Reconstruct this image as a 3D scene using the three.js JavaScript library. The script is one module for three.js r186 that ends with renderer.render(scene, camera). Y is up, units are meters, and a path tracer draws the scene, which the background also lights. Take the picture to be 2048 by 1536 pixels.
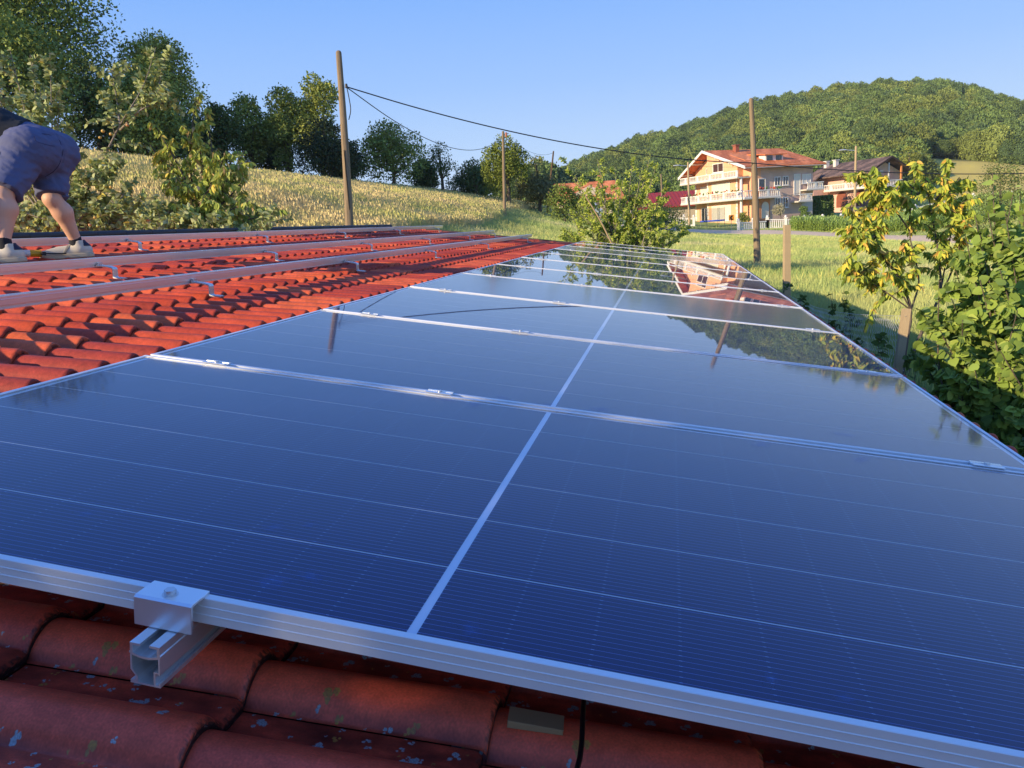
import * as THREE from 'three';
import { mergeGeometries, mergeVertices, toCreasedNormals } from 'three/addons/utils/BufferGeometryUtils.js';
import { MarchingCubes } from 'three/addons/objects/MarchingCubes.js';
import { ImprovedNoise } from 'three/addons/math/ImprovedNoise.js';

// ---------------------------------------------------------------- camera
const scene = new THREE.Scene();
const F = 1516.28, SLOPE = 0.1553, CAM = new THREE.Vector3(1.4988, 0.2836, 0.7779);
const camera = new THREE.PerspectiveCamera(2 * Math.atan(768 / F) * 180 / Math.PI, 4 / 3, 0.05, 3000);
const yaw = 0.2158, pitch = 0.2009, roll = -0.07;
const fwd = new THREE.Vector3(-Math.sin(yaw) * Math.cos(pitch), -Math.sin(pitch), -Math.cos(yaw) * Math.cos(pitch));
const right0 = new THREE.Vector3(Math.cos(yaw), 0, -Math.sin(yaw)), up0 = new THREE.Vector3().crossVectors(right0, fwd);
const camR = right0.clone().multiplyScalar(Math.cos(roll)).addScaledVector(up0, Math.sin(roll));
const camU = up0.clone().multiplyScalar(Math.cos(roll)).addScaledVector(right0, -Math.sin(roll));
camera.position.copy(CAM);
camera.quaternion.setFromRotationMatrix(new THREE.Matrix4().makeBasis(camR, camU, fwd.clone().negate()));
camera.updateMatrixWorld();
scene.add(camera);

// ---------------------------------------------------------------- sky, sun, exposure
const SUN = new THREE.Vector3(-0.70, 0.335, 0.71).normalize();
{
  const w = 64, h = 512, data = new Float32Array(w * h * 4);
  const stops = [[-90, .16, .17, .14], [-4, .3, .34, .36], [0, .52, .61, .71], [5, .37, .51, .72], [10, .255, .415, .72], [17, .155, .325, .71], [30, .095, .25, .68], [50, .075, .2, .64], [90, .06, .165, .57]];
  for (let j = 0; j < h; j++) {
    const el = ((j + .5) / h - .5) * 180;
    let k = 0; while (k < stops.length - 2 && el > stops[k + 1][0]) k++;
    const a = stops[k], b = stops[k + 1], t = Math.min(1, Math.max(0, (el - a[0]) / (b[0] - a[0])));
    for (let i = 0; i < w; i++) { const o = (j * w + i) * 4; for (let c = 0; c < 3; c++) data[o + c] = a[c + 1] + (b[c + 1] - a[c + 1]) * t; data[o + 3] = 1; }
  }
  const sky = new THREE.DataTexture(data, w, h, THREE.RGBAFormat, THREE.FloatType);
  sky.mapping = THREE.EquirectangularReflectionMapping; sky.magFilter = sky.minFilter = THREE.LinearFilter; sky.needsUpdate = true;
  scene.background = sky; scene.environment = sky;
}
const sun = new THREE.DirectionalLight(new THREE.Color(1, 0.81, 0.54), 4.7);
sun.position.copy(SUN).multiplyScalar(200); scene.add(sun, sun.target);
sun.castShadow = true; sun.shadow.mapSize.set(4096, 4096);
Object.assign(sun.shadow.camera, { left: -130, right: 130, top: 90, bottom: -90, near: 1, far: 600 });
const renderer = new THREE.WebGLRenderer();
renderer.toneMapping = THREE.LinearToneMapping;
renderer.toneMappingExposure = 1.42;
renderer.shadowMap.enabled = true;

// ---------------------------------------------------------------- helpers
const V = (x, y, z) => new THREE.Vector3(x, y, z);
const rng = (seed) => { let a = seed >>> 0; return () => { a = (a + 0x6D2B79F5) | 0; let t = Math.imul(a ^ (a >>> 15), 1 | a); t = (t + Math.imul(t ^ (t >>> 7), 61 | t)) ^ t; return ((t ^ (t >>> 14)) >>> 0) / 4294967296; }; };
const clamp = (x, a = 0, b = 1) => Math.min(b, Math.max(a, x));
const sstep = (a, b, x) => { const t = clamp((x - a) / (b - a)); return t * t * (3 - 2 * t); };
const lerp = (a, b, t) => a + (b - a) * t;
const table = (tb, x) => { if (x <= tb[0][0]) return tb[0][1]; for (let i = 1; i < tb.length; i++) if (x <= tb[i][0]) { const t = (x - tb[i - 1][0]) / (tb[i][0] - tb[i - 1][0]); return lerp(tb[i - 1][1], tb[i][1], t); } return tb[tb.length - 1][1]; };
const noise3 = new ImprovedNoise();
const nz = (x, y, z = 0) => noise3.noise(x, y, z);
const fbm = (x, y, z = 0, o = 4) => { let s = 0, a = .5; for (let i = 0; i < o; i++) { s += a * nz(x, y, z); x *= 2.03; y *= 2.03; z *= 2.03; a *= .5; } return s; };
// a surveyed point: bearing read from the photograph, distance estimated
const at = (px, py, depth) => CAM.clone().addScaledVector(fwd, depth).addScaledVector(camR, (px - 1024) / F * depth).addScaledVector(camU, -(py - 768) / F * depth);
const onRoof = (u, v, h) => V(v * Math.cos(SLOPE) + h * Math.sin(SLOPE), -v * Math.sin(SLOPE) + h * Math.cos(SLOPE), -u);
const taken = {};
const numbered = (n) => { const k = taken[n] = (taken[n] ?? -1) + 1; return k ? n + '_' + String(k).padStart(3, '0') : n; };
function tag(o, label, category, group, kind) { if (label) o.userData.label = label; if (category) o.userData.category = category; if (group) o.userData.group = group; if (kind) o.userData.kind = kind; return o; }
function thing(name, label, category, pos, group) { const g = new THREE.Group(); g.name = numbered(name); if (pos) g.position.copy(pos); scene.add(g); return tag(g, label, category, group); }
function part(name, geo, mat, parent) { const m = new THREE.Mesh(geo, mat); m.name = name; m.castShadow = m.receiveShadow = true; parent.add(m); return m; }
function solo(name, geo, mat, label, category, group, kind) { const m = new THREE.Mesh(geo, mat); m.name = numbered(name); m.castShadow = m.receiveShadow = true; scene.add(m); return tag(m, label, category, group, kind); }
const bx = (x0, x1, y0, y1, z0, z1) => new THREE.BoxGeometry(x1 - x0, y1 - y0, z1 - z0).translate((x0 + x1) / 2, (y0 + y1) / 2, (z0 + z1) / 2);
const strip = (g) => { const o = new THREE.BufferGeometry(); const s = g.index ? g.toNonIndexed() : g; for (const k of ['position', 'normal', 'uv']) if (s.attributes[k]) o.setAttribute(k, s.attributes[k]); return o; };
const merge = (list) => mergeGeometries(list.map(strip));
const P = (n) => { const s = new THREE.Shape(); n.forEach(([x, y], i) => i ? s.lineTo(x, y) : s.moveTo(x, y)); s.closePath(); return s; };
const prism = (pts, depth) => new THREE.ExtrudeGeometry(P(pts), { depth, bevelEnabled: false });
function tube(pts, r0, r1, seg = 24, rad = 8, wob = 0, seed = 1) { // tapered tube through points, uv in metres
  const c = new THREE.CatmullRomCurve3(pts.map(p => p.clone())); const R = rng(seed);
  const fr = c.computeFrenetFrames(seg, false), pos = [], uv = [], idx = [], len = c.getLength();
  for (let i = 0; i <= seg; i++) {
    const t = i / seg, p = c.getPointAt(t), r = lerp(r0, r1, t) * (1 + wob * (R() - .5));
    for (let j = 0; j <= rad; j++) { const a = j / rad * Math.PI * 2, n = fr.normals[i].clone().multiplyScalar(Math.cos(a) * r).addScaledVector(fr.binormals[i], Math.sin(a) * r).add(p); pos.push(n.x, n.y, n.z); uv.push(j / rad * Math.max(.1, r0 * 6.28), t * len); }
  }
  for (let i = 0; i < seg; i++) for (let j = 0; j < rad; j++) { const a = i * (rad + 1) + j, b = a + rad + 1; idx.push(a, a + 1, b, b, a + 1, b + 1); }
  for (const [i, flip] of [[0, 0], [seg, 1]]) { const k = pos.length / 3, p = c.getPointAt(i / seg); pos.push(p.x, p.y, p.z); uv.push(0, 0); for (let j = 0; j < rad; j++) { const a = i * (rad + 1) + j; flip ? idx.push(k, a, a + 1) : idx.push(k, a + 1, a); } }
  const g = new THREE.BufferGeometry(); g.setAttribute('position', new THREE.Float32BufferAttribute(pos, 3)); g.setAttribute('uv', new THREE.Float32BufferAttribute(uv, 2)); g.setIndex(idx); g.computeVertexNormals(); return g;
}
const bar = (a, b, r, n = 6) => tube([a, a.clone().lerp(b, .5), b], r, r, 2, n);
function tex(w, h, fn, srgb = true, rx = 1, ry = 1) {
  const d = new Uint8Array(w * h * 4);
  for (let j = 0; j < h; j++) for (let i = 0; i < w; i++) { const c = fn(i / w, j / h, i, j), o = (j * w + i) * 4; d[o] = clamp(c[0], 0, 255); d[o + 1] = clamp(c[1], 0, 255); d[o + 2] = clamp(c[2], 0, 255); d[o + 3] = c[3] ?? 255; }
  const t = new THREE.DataTexture(d, w, h); t.wrapS = t.wrapT = THREE.RepeatWrapping; t.magFilter = THREE.LinearFilter; t.minFilter = THREE.LinearMipmapLinearFilter; t.generateMipmaps = true; if (srgb) t.colorSpace = THREE.SRGBColorSpace; t.repeat.set(rx, ry); t.needsUpdate = true; return t;
}
const M = (hex, rough = .8, o = {}) => new THREE.MeshStandardMaterial({ color: hex, roughness: rough, side: THREE.DoubleSide, ...o });
// tileable value grain for bump and colour breakup
const grainTex = tex(256, 256, (u, v) => { const a = Math.PI * 2, n = (fbm(4 * Math.cos(a * u) + 9, 4 * Math.sin(a * u), 4 * Math.cos(a * v), 4) + fbm(4 * Math.sin(a * v), 4 * Math.cos(a * u) + 3, 4 * Math.sin(a * u), 4)); const k = 128 + 150 * n; return [k, k, k]; }, false);
// ---------------------------------------------------------------- land
const gx = [[-120, 14], [-80, 11], [-45, 7.4], [-31, 5.4], [-23, 4.2], [-17, 2.95], [-11, 1.5], [-9, .75], [-5, -.3], [0, -1.05], [5, -1.75], [8, -2.0], [12.5, -2.25], [18, -2.8], [23, -3.4], [30, -3.8], [60, -4.2], [140, -4]];
const ridgePx = [[300, 520], [700, 470], [900, 432], [1050, 390], [1130, 352], [1200, 322], [1280, 292], [1350, 274], [1450, 245], [1530, 222], [1620, 204], [1700, 192], [1800, 180], [1860, 180], [1950, 200], [2048, 232], [2300, 290], [2700, 330], [3100, 390]];
const ridgeAz = ridgePx.map(([px, py]) => { const d = at(px, py + 14, 1).sub(CAM); return [Math.atan2(d.x, -d.z), d.y / Math.hypot(d.x, d.z)]; });
const HILL0 = 165, HILL1 = 520;
function hillH(x, z) {
  const dx = x - CAM.x, dz = z - CAM.z, d = Math.hypot(dx, dz); if (dz > 0 || d < HILL0) return -50;
  const az = Math.atan2(dx, -dz), top = table(ridgeAz, az) * HILL1;
  const t = clamp((d - HILL0) / (HILL1 - HILL0)), s = d > HILL1 ? 1 - .45 * sstep(HILL1, 1400, d) : lerp(t * t * (3 - 2 * t), t, .55);
  return lerp(-2.5, top, s) + 5 * fbm(x / 90, z / 90, 3, 3) * sstep(HILL0, HILL0 + 100, d);
}
const roadTab = [[-60, -100], [-10.5, -97.9], [-1, -96.7], [6, -95], [12.5, -91], [18, -85.8], [22.8, -78.3], [27, -68.7], [31, -55], [36, -30], [40, 0]];
const roadZ = (x) => table(roadTab, x);
function landH(x, z) {
  const far = sstep(-3, -24, z), base = table(gx, x + 1.2 * fbm(x / 30, z / 30, 1, 2));
  let y = lerp(Math.min(-2.1, base), base, far);
  if (x < -14) y = lerp(base - 3.2 * (1 - far), y, far);
  const bh = roadZ(x) + 3.5 - z; y += bh > 0 ? Math.min(bh, 70) * .043 * sstep(0, 5, bh) * sstep(-14, -2, x) : 0;
  y += .1 * fbm(x / 6, z / 6, 5, 2);
  const h = hillH(x, z);
  return Math.max(y, h);
}
// grassland kinds: 1 = tall straw meadow on the left slope, 0 = green meadow
const openField = (x, z) => { const az = Math.atan2(x - CAM.x, CAM.z - z), d = Math.hypot(x - CAM.x, z - CAM.z); return az > .275 && d < 262; };
const strawy = (x, z) => { const edge = -7.6 - sstep(-34, -62, z) * 3.4 + 1.1 * fbm(x / 5, z / 5, 8, 3); return x < edge && z < 6 ? 1 : 0; };
{
  const N = 260, pos = [], col = [], uv = [], idx = [];
  const warp = (t) => Math.sign(t) * (Math.abs(t) * 90 + Math.pow(Math.abs(t), 4) * 1400);
  for (let j = 0; j <= N; j++) for (let i = 0; i <= N; i++) {
    const x = warp(i / N * 2 - 1) + 2, z = warp(j / N * 2 - 1) - 42; const y = landH(x, z);
    pos.push(x, y, z); uv.push(x / 3, z / 3);
    const n = fbm(x / 7, z / 7, 2, 4), s = strawy(x, z); const d = Math.hypot(x, z);
    let c = s ? [.42 + .1 * n, .34 + .08 * n, .14 + .03 * n] : [.24 + .08 * n, .31 + .08 * n, .07 + .02 * n];
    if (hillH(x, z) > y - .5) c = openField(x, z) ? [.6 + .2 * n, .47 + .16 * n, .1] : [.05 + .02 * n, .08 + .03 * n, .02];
    col.push(...c.map(v => Math.max(.01, v)));
  }
  for (let j = 0; j < N; j++) for (let i = 0; i < N; i++) { const a = j * (N + 1) + i, b = a + N + 1; idx.push(a, b, a + 1, b, b + 1, a + 1); }
  const g = new THREE.BufferGeometry(); g.setAttribute('position', new THREE.Float32BufferAttribute(pos, 3)); g.setAttribute('color', new THREE.Float32BufferAttribute(col, 3)); g.setAttribute('uv', new THREE.Float32BufferAttribute(uv, 2)); g.setIndex(idx); g.computeVertexNormals();
  solo('ground', g, new THREE.MeshStandardMaterial({ vertexColors: true, roughness: 1, bumpMap: grainTex, bumpScale: .06 }), 'grassy ground rising to a slope on the left and a wooded hill', 'ground', null, 'structure');
}
const gp = (px, py, d0, d1) => { let best = null; for (let d = d0; d < d1; d += .25) { const p = at(px, py, d); if (p.y <= landH(p.x, p.z)) return p; best = p; } return best; }; // where a bearing meets the land
const ground = (x, z, up = 0) => V(x, landH(x, z) + up, z);

// the road with its verge
{
  const pts = [[-22, -98.6], [-10.5, -97.9], [-1, -96.7], [6, -95], [12.5, -91], [18, -85.8], [22.8, -78.3], [27, -68.7], [31, -55], [35, -36]].map(([x, z]) => V(x, 0, z));
  const c = new THREE.CatmullRomCurve3(pts.map(p => V(p.x, 0, p.z))), n = 120, pos = [], uv = [], idx = [];
  for (let i = 0; i <= n; i++) { const p = c.getPointAt(i / n), t = c.getTangentAt(i / n), s = V(-t.z, 0, t.x).normalize();
    for (let j = 0; j <= 8; j++) { const w = (j / 8 - .5) * 7, q = p.clone().addScaledVector(s, w); const y = landH(q.x, q.z) + (j === 0 || j === 8 ? -.1 : .10); pos.push(q.x, y, q.z); uv.push(w, i / n * c.getLength()); } }
  for (let i = 0; i < n; i++) for (let j = 0; j < 8; j++) { const a = i * 9 + j, b = a + 9; idx.push(a, a + 1, b, b, a + 1, b + 1); }
  const g = new THREE.BufferGeometry(); g.setAttribute('position', new THREE.Float32BufferAttribute(pos, 3)); g.setAttribute('uv', new THREE.Float32BufferAttribute(uv, 2)); g.setIndex(idx); g.computeVertexNormals();
  const t = tex(256, 256, (u, v) => { const a = Math.PI * 2, k = 222 + 40 * fbm(5 * Math.cos(a * u), 5 * Math.sin(a * u), 5 * Math.sin(a * v), 4) + 24 * fbm(20 * Math.cos(a * v), 20 * Math.sin(a * u), 9, 2); return [k, k * .87, k * .70]; }, true, .3, .3);
  solo('road', g, new THREE.MeshStandardMaterial({ map: t, roughness: .95, side: THREE.DoubleSide, bumpMap: grainTex, bumpScale: .01 }), 'pale grey narrow road running past the houses', 'road', null, 'structure');
}
// ---------------------------------------------------------------- grass (nobody could count it)
function tuftGeo(n, h, spread, head, seed, wd) {
  const R = rng(seed), pos = [], nor = [], idx = [];
  for (let i = 0; i < n; i++) {
    const a = R() * 6.28, r = spread * Math.sqrt(R()), bx0 = Math.cos(a) * r, bz0 = Math.sin(a) * r, hh = h * (.7 + .3 * R()), la = R() * 6.28, lean = hh * (.1 + .3 * R()), w = wd * (.7 + .6 * R()), fa = R() * 3.14;
    const tx = bx0 + Math.cos(la) * lean, tz = bz0 + Math.sin(la) * lean, mx = lerp(bx0, tx, .38), mz = lerp(bz0, tz, .38), k = pos.length / 3, cx = Math.cos(fa) * w, cz = Math.sin(fa) * w;
    pos.push(bx0 - cx, 0, bz0 - cz, bx0 + cx, 0, bz0 + cz, mx - cx * .8, hh * .55, mz - cz * .8, mx + cx * .8, hh * .55, mz + cz * .8, tx, hh, tz);
    idx.push(k, k + 1, k + 2, k + 2, k + 1, k + 3, k + 2, k + 3, k + 4);
    if (R() < head) { const q = pos.length / 3, s = .008 + .012 * R(); pos.push(tx - s, hh - .03, tz, tx + s, hh - .03, tz, tx, hh + .05, tz - s, tx, hh + .05, tz + s); idx.push(q, q + 1, q + 2, q, q + 1, q + 3); }
  }
  const g = new THREE.BufferGeometry(); g.setAttribute('position', new THREE.Float32BufferAttribute(pos, 3)); g.setIndex(idx); g.computeVertexNormals(); return g;
}
function field(name, geo, mat, label, n, seed, az0, az1, d0, d1, ok, color, scale, hf) {
  const R = rng(seed), m = new THREE.Matrix4(), q = new THREE.Quaternion(), list = [];
  for (let i = 0; i < n; i++) {
    const az = lerp(az0, az1, R()), d = d0 + (d1 - d0) * R(), x = CAM.x + Math.sin(az) * d, z = CAM.z - Math.cos(az) * d, r1 = R(), r2 = R(), r3 = R();
    if (!ok(x, z, d)) continue; const s = scale(d) * (.75 + .5 * r1);
    q.setFromEuler(new THREE.Euler((r2 - .5) * .25, r3 * 6.28, 0)); m.compose(V(x, landH(x, z) - .03, z), q, V(s, (.8 + .4 * r2) * Math.pow(s, .25), s)); if (hf) { const e = hf(x, z); if (e <= 0) continue; m.scale(V(1, e, 1)); } list.push([m.clone(), color(x, z, r1, r2)]);
  }
  const im = new THREE.InstancedMesh(geo, mat, list.length); list.forEach(([mm, c], i) => { im.setMatrixAt(i, mm); im.setColorAt(i, c); });
  im.name = numbered(name); im.castShadow = im.receiveShadow = true; scene.add(im); return tag(im, label, 'grass', null, 'stuff');
}
const grassMat = () => new THREE.MeshPhysicalMaterial({ color: 0xffffff, roughness: .85, side: THREE.DoubleSide, specularIntensity: .4 });
const inShed = (x, z) => x > -11 && x < 3.4 && z > -15.6 && z < 3;
const strawCol = (x, z, a, b) => { const k = fbm(x / 3.5, z / 3.5, 4, 3) + (a - .5) * .5; const g = clamp(.3 + k * 1.9); return new THREE.Color(lerp(.78, .5, g) * (.88 + .24 * b), lerp(.61, .5, g) * (.88 + .24 * b), lerp(.30, .16, g) * (.88 + .24 * b)); };
const greenCol = (x, z, a, b) => { const k = clamp(.45 + fbm(x / 4, z / 4, 14, 3) * 1.5 + (a - .5) * .6); if (b > .93 && fbm(x / 5, z / 5, 40, 2) > .0) return new THREE.Color(.72, .66, .2); if (fbm(x / 7, z / 7, 60, 3) > .2) return new THREE.Color(.5 + .1 * a, .5 + .08 * a, .26); return new THREE.Color(lerp(.26, .5, k) * (.85 + .3 * b), lerp(.38, .52, k) * (.85 + .3 * b), lerp(.12, .2, k)); };
field('tall_dry_grass', tuftGeo(24, .6, .45, .85, 5, .0065), grassMat(), 'tall straw coloured grass and weeds on the slope', 80000, 21, -1.02, -.02, 15, 92, (x, z) => strawy(x, z) && !inShed(x, z) && hillH(x, z) < -2, strawCol, d => .8 + d / 110);
field('green_grass', tuftGeo(26, .36, .36, 0, 6, .006), grassMat(), 'fresh green grass of the meadow beyond the roof', 110000, 22, -.32, .72, 4.5, 105, (x, z) => !strawy(x, z) && !inShed(x, z), greenCol, d => .8 + d / 60, (x, z) => { const r = roadZ(x) - z; if (r > -5.2 && r < 4.6) return 0; if (r > 3 && x > -4 && r < 60) return .3; return 1 - .75 * sstep(-34, -8, r); });
// ---------------------------------------------------------------- the roof that the photograph is taken from
const GROUND_Y = -2.1;
const PW = 2.384, PD = 1.134, PITCH = 1.154, NPAN = 11;
const TW = 0.31, TP = 0.346, TH = 0.038;
const TILE_TOP = -0.140;
function tileProfile(w) { let r = 0; for (const c of [0.055, 0.21]) { const t = Math.abs(w - c) / 0.048; if (t < 1) r = Math.max(r, Math.pow(Math.cos(t * Math.PI / 2), 0.72)); } return TH * r - TH; }
function tileGeometry(nx, rows) { // x down the slope (nose at 0), z across
  const L = TP + 0.045, xs = rows, pos = [], uv = [], idx = [];
  const ring = [];
  for (const x of xs) ring.push([x, x * 0.020 / TP - (x > -0.013 ? 0.007 * Math.pow((x + 0.013) / 0.013, 2) : 0), (x + L) / L * 0.9]);
  ring.push([0.0005, -0.016, .95], [0.0, -0.023, 1.0], [-0.05, -0.023, .99]);
  for (const [x, y, tv] of ring) for (let i = 0; i <= nx; i++) { const w = 0.0003 + (TW - 0.0006) * i / nx; pos.push(x, tileProfile(w) + y, -w); uv.push(w / TW, tv); }
  const n = nx + 1;
  for (let r = 0; r < ring.length - 1; r++) for (let i = 0; i < nx; i++) { const a = r * n + i, b = a + n; idx.push(a, b, a + 1, b, b + 1, a + 1); }
  const g = new THREE.BufferGeometry(); g.setAttribute('position', new THREE.Float32BufferAttribute(pos, 3)); g.setAttribute('uv', new THREE.Float32BufferAttribute(uv, 2)); g.setIndex(idx); g.computeVertexNormals(); return g;
}
const tileFine = tileGeometry(44, [-0.391, -0.25, -0.12, -0.02, -0.013, -0.009, -0.005, -0.002, 0]);
const tileMid = tileGeometry(20, [-0.391, -0.013, -0.004, 0]);
function tileTexture(seed, spots, base) {
  const R = rng(seed), blobs = [];
  for (let i = 0; i < spots; i++) { // crusts of lichen, mostly in the flat pans
    const pan = [0.43, 0.93][Math.floor(R() * 2)], w = (pan + (R() - .5) * .24 + 1) % 1, cl = R() * 6.28;
    const cx = R() < .9 ? w : R(), cy = R() * .88, yellow = R() < .2, r = .003 + .015 * R() * R();
    for (let k = 0; k < 2 + R() * 3; k++) blobs.push([(cx + Math.cos(cl + k * 2) * r * 1.1 + 1) % 1, cy + Math.sin(cl + k * 2.4) * r, r * (.5 + R() * .7), yellow]);
  }
  const mask = new Int8Array(512 * 512);
  for (const [x, y, r, yl] of blobs) for (let j = Math.max(0, Math.floor((y - r * 1.6) * 512)); j < Math.min(512, (y + r * 1.6) * 512); j++) for (let i = Math.floor((x - r * 1.6) * 512); i < (x + r * 1.6) * 512; i++) { const u = i / 512, v = j / 512; if (Math.hypot(u - x, (v - y) * 1.26) < r * (1 + .8 * fbm(u * 90, v * 90, 7, 3))) mask[j * 512 + (i + 512) % 512] = yl ? 2 : 1; }
  return tex(512, 512, (u, v, pi, pj) => {
    const g = fbm(u * 22, v * 22, seed) * 34 + fbm(u * 120, v * 120, seed + 5, 2) * 46, big = fbm(u * 3, v * 3, seed + 9, 3) * 44;
    const w = u * TW; let pan = 1; for (const c of [0.055, 0.21]) pan = Math.min(pan, sstep(.038, .05, Math.abs(w - c)) + 0); 
    const film = (fbm(u * 9, v * 6, seed + 3, 4) + .32) * pan; // grime lodged in the flat pans, with its own patchy outline
    let c = [base[0] + g + big, base[1] + (g + big) * .42, base[2] + (g + big) * .35];
    const dk = clamp(film * (spots ? 1.05 : .45));
    c = [lerp(c[0], 82, dk), lerp(c[1], 34, dk), lerp(c[2], 30, dk)];
    const mk = mask[pj * 512 + pi]; if (mk) { const q = 150 + 90 * fbm(u * 200, v * 200, 3, 2); c = mk === 2 ? [170 + g, 120 + g, 60] : [q, q + 4, q + 4]; }
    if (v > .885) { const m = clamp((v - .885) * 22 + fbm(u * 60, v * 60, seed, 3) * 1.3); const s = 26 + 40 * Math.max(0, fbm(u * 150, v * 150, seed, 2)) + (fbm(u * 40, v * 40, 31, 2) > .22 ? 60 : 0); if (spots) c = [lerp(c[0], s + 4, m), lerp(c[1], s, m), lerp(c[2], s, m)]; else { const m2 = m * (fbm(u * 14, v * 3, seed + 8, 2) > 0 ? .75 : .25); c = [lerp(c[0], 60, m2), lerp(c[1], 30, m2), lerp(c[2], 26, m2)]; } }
    return c;
  });
}
const tileBump = grainTex.clone(); tileBump.repeat.set(5, 5); tileBump.needsUpdate = true;
const tileMat = (t, r = .42, cc = .3) => new THREE.MeshPhysicalMaterial({ map: t, roughness: r, clearcoat: cc, clearcoatRoughness: .38, bumpMap: tileBump, bumpScale: .00025, side: THREE.DoubleSide, specularIntensity: .6 });
const tilesClean = [[3, [192, 76, 42]], [4, [174, 64, 38]], [5, [204, 92, 50]], [6, [160, 60, 41]]].map(([s, b]) => tileMat(tileTexture(s, 0, b), .62, 0));
const tilesLichen = [[11, [218, 88, 60]], [12, [206, 80, 56]], [13, [222, 92, 62]], [14, [212, 84, 58]]].map(([s, b]) => tileMat(tileTexture(s, 80, b), .5, .22));

const shed = thing('tiled_building', 'low building whose shallow red tiled roof fills the foreground', 'building', V(0, GROUND_Y, 0));
const roof = new THREE.Group(); roof.name = 'roof'; roof.position.y = -GROUND_Y; roof.rotation.z = -SLOPE; shed.add(roof);
const U0 = -2.05, U1 = 15.15, RIDGE_V = -4.3, EAVE_V = 2.66;
{
  const list = [], R = rng(77), NOSE0 = -0.44;
  for (let k = -11; k <= 9; k++) { const vEnd = NOSE0 + TP * k; if (vEnd < RIDGE_V + .1 || vEnd > EAVE_V + .02) continue;
    for (let i = -7; i < 49; i++) { const u = 0.055 + TW * i; if (u < U0 || u + TW > U1 + .05) continue; // rolls at u + .055, u + .21
      const hidden = vEnd > 0.3 && vEnd < 2.5 && u > 0.1, behind = u < -0.4;
      const p = onRoof(u, vEnd, TILE_TOP), d = p.distanceTo(CAM);
      list.push({ u, vEnd, d: d + (hidden || behind ? 100 : 0), jit: [(R() - .5) * .006, (R() - .5) * .003, (R() - .5) * .004, (R() - .5) * .006], m: Math.floor(R() * 4) }); } }
  list.sort((a, b) => a.d - b.d);
  const rest = [[], [], [], []];
  list.forEach((t, i) => {
    const near = t.d < 3.2, mats = t.u < 0.6 && t.vEnd > 0.2 ? tilesLichen : tilesClean;
    const mtx = new THREE.Matrix4().compose(V(t.vEnd + t.jit[0], TILE_TOP + t.jit[1], -t.u), new THREE.Quaternion().setFromEuler(new THREE.Euler(t.jit[2], t.jit[3], 0)), V(1, 1, 1));
    if (i < 300) { const m = part(i ? 'tile_' + String(i).padStart(3, '0') : 'tile', near ? tileFine : tileMid, mats[t.m], roof); m.applyMatrix4(mtx); }
    else rest[t.m].push(tileMid.clone().applyMatrix4(mtx));
  });
  rest.forEach((r, k) => { const m = part('tile_field', merge(r), tilesClean[k], roof); m.userData.kind = 'stuff'; });
  const under = M(0x2a1c17, .9), dark = M(0x3a3633, .6, { metalness: .2 });
  part('roof_deck', bx(RIDGE_V, EAVE_V - .06, -.30, -.215, -U1 + .02, -U0 - .02), under, roof);
  for (let i = 0; i < 40; i++) { const u = U0 + .02 + i * .43; if (u + .42 > U1) break; const s = tube([V(RIDGE_V - .01, TILE_TOP - .008, -u), V(RIDGE_V - .01, TILE_TOP - .006, -u - .2), V(RIDGE_V - .01, TILE_TOP - .004, -u - .425)], .04, .036, 2, 12); part(i ? 'ridge_cap_' + String(i).padStart(3, '0') : 'ridge_cap', s, dark, roof); }
  part('verge_trim', bx(RIDGE_V, EAVE_V, -.30, -.142, -U1 - .055, -U1 - .03), dark, roof);
  part('verge_trim', bx(RIDGE_V, EAVE_V, -.30, -.142, -U0 + .03, -U0 + .055), dark, roof);
  // gutter along the lower edge
  const gp = []; for (let i = 0; i <= 10; i++) { const a = Math.PI * i / 10; gp.push([EAVE_V + .075 - .065 * Math.cos(a), -.235 - .065 * Math.sin(a)]); } for (let i = 10; i >= 0; i--) { const a = Math.PI * i / 10; gp.push([EAVE_V + .075 - .059 * Math.cos(a), -.235 - .059 * Math.sin(a)]); }
  part('gutter', prism(gp, U1 - U0).translate(0, 0, -U1), dark, roof);
  // far slope of the roof and the walls
  const rd = onRoof(0, RIDGE_V, -.14);
  const back = new THREE.Group(); back.name = 'back_roof'; back.position.set(rd.x, rd.y - GROUND_Y, 0); back.rotation.z = SLOPE; shed.add(back);
  part('back_slope', bx(-6.2, -.02, -.10, -.03, -U1, -U0), M(0xa8492c, .7), back);
  const e = onRoof(0, EAVE_V - .45, -.3), we = rd.x - 5.7;
  const plaster = M(0xb9ab98, .9, { bumpMap: grainTex, bumpScale: .004 });
  const ridgeY = rd.y - GROUND_Y - .2, eaveY = e.y - GROUND_Y, backY = ridgeY - 5.7 * Math.tan(SLOPE);
  for (const z of [-U1 + .3, -U0 - .55]) part('wall', prism([[we, 0], [e.x, 0], [e.x, eaveY], [rd.x, ridgeY], [we, backY]], .25).translate(0, 0, z), plaster, shed);
  part('wall', bx(e.x - .25, e.x, 0, eaveY, -U1 + .55, -U0 - .55), plaster, shed);
  part('wall', bx(we, we + .25, 0, backY, -U1 + .55, -U0 - .55), plaster, shed);
}

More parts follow.
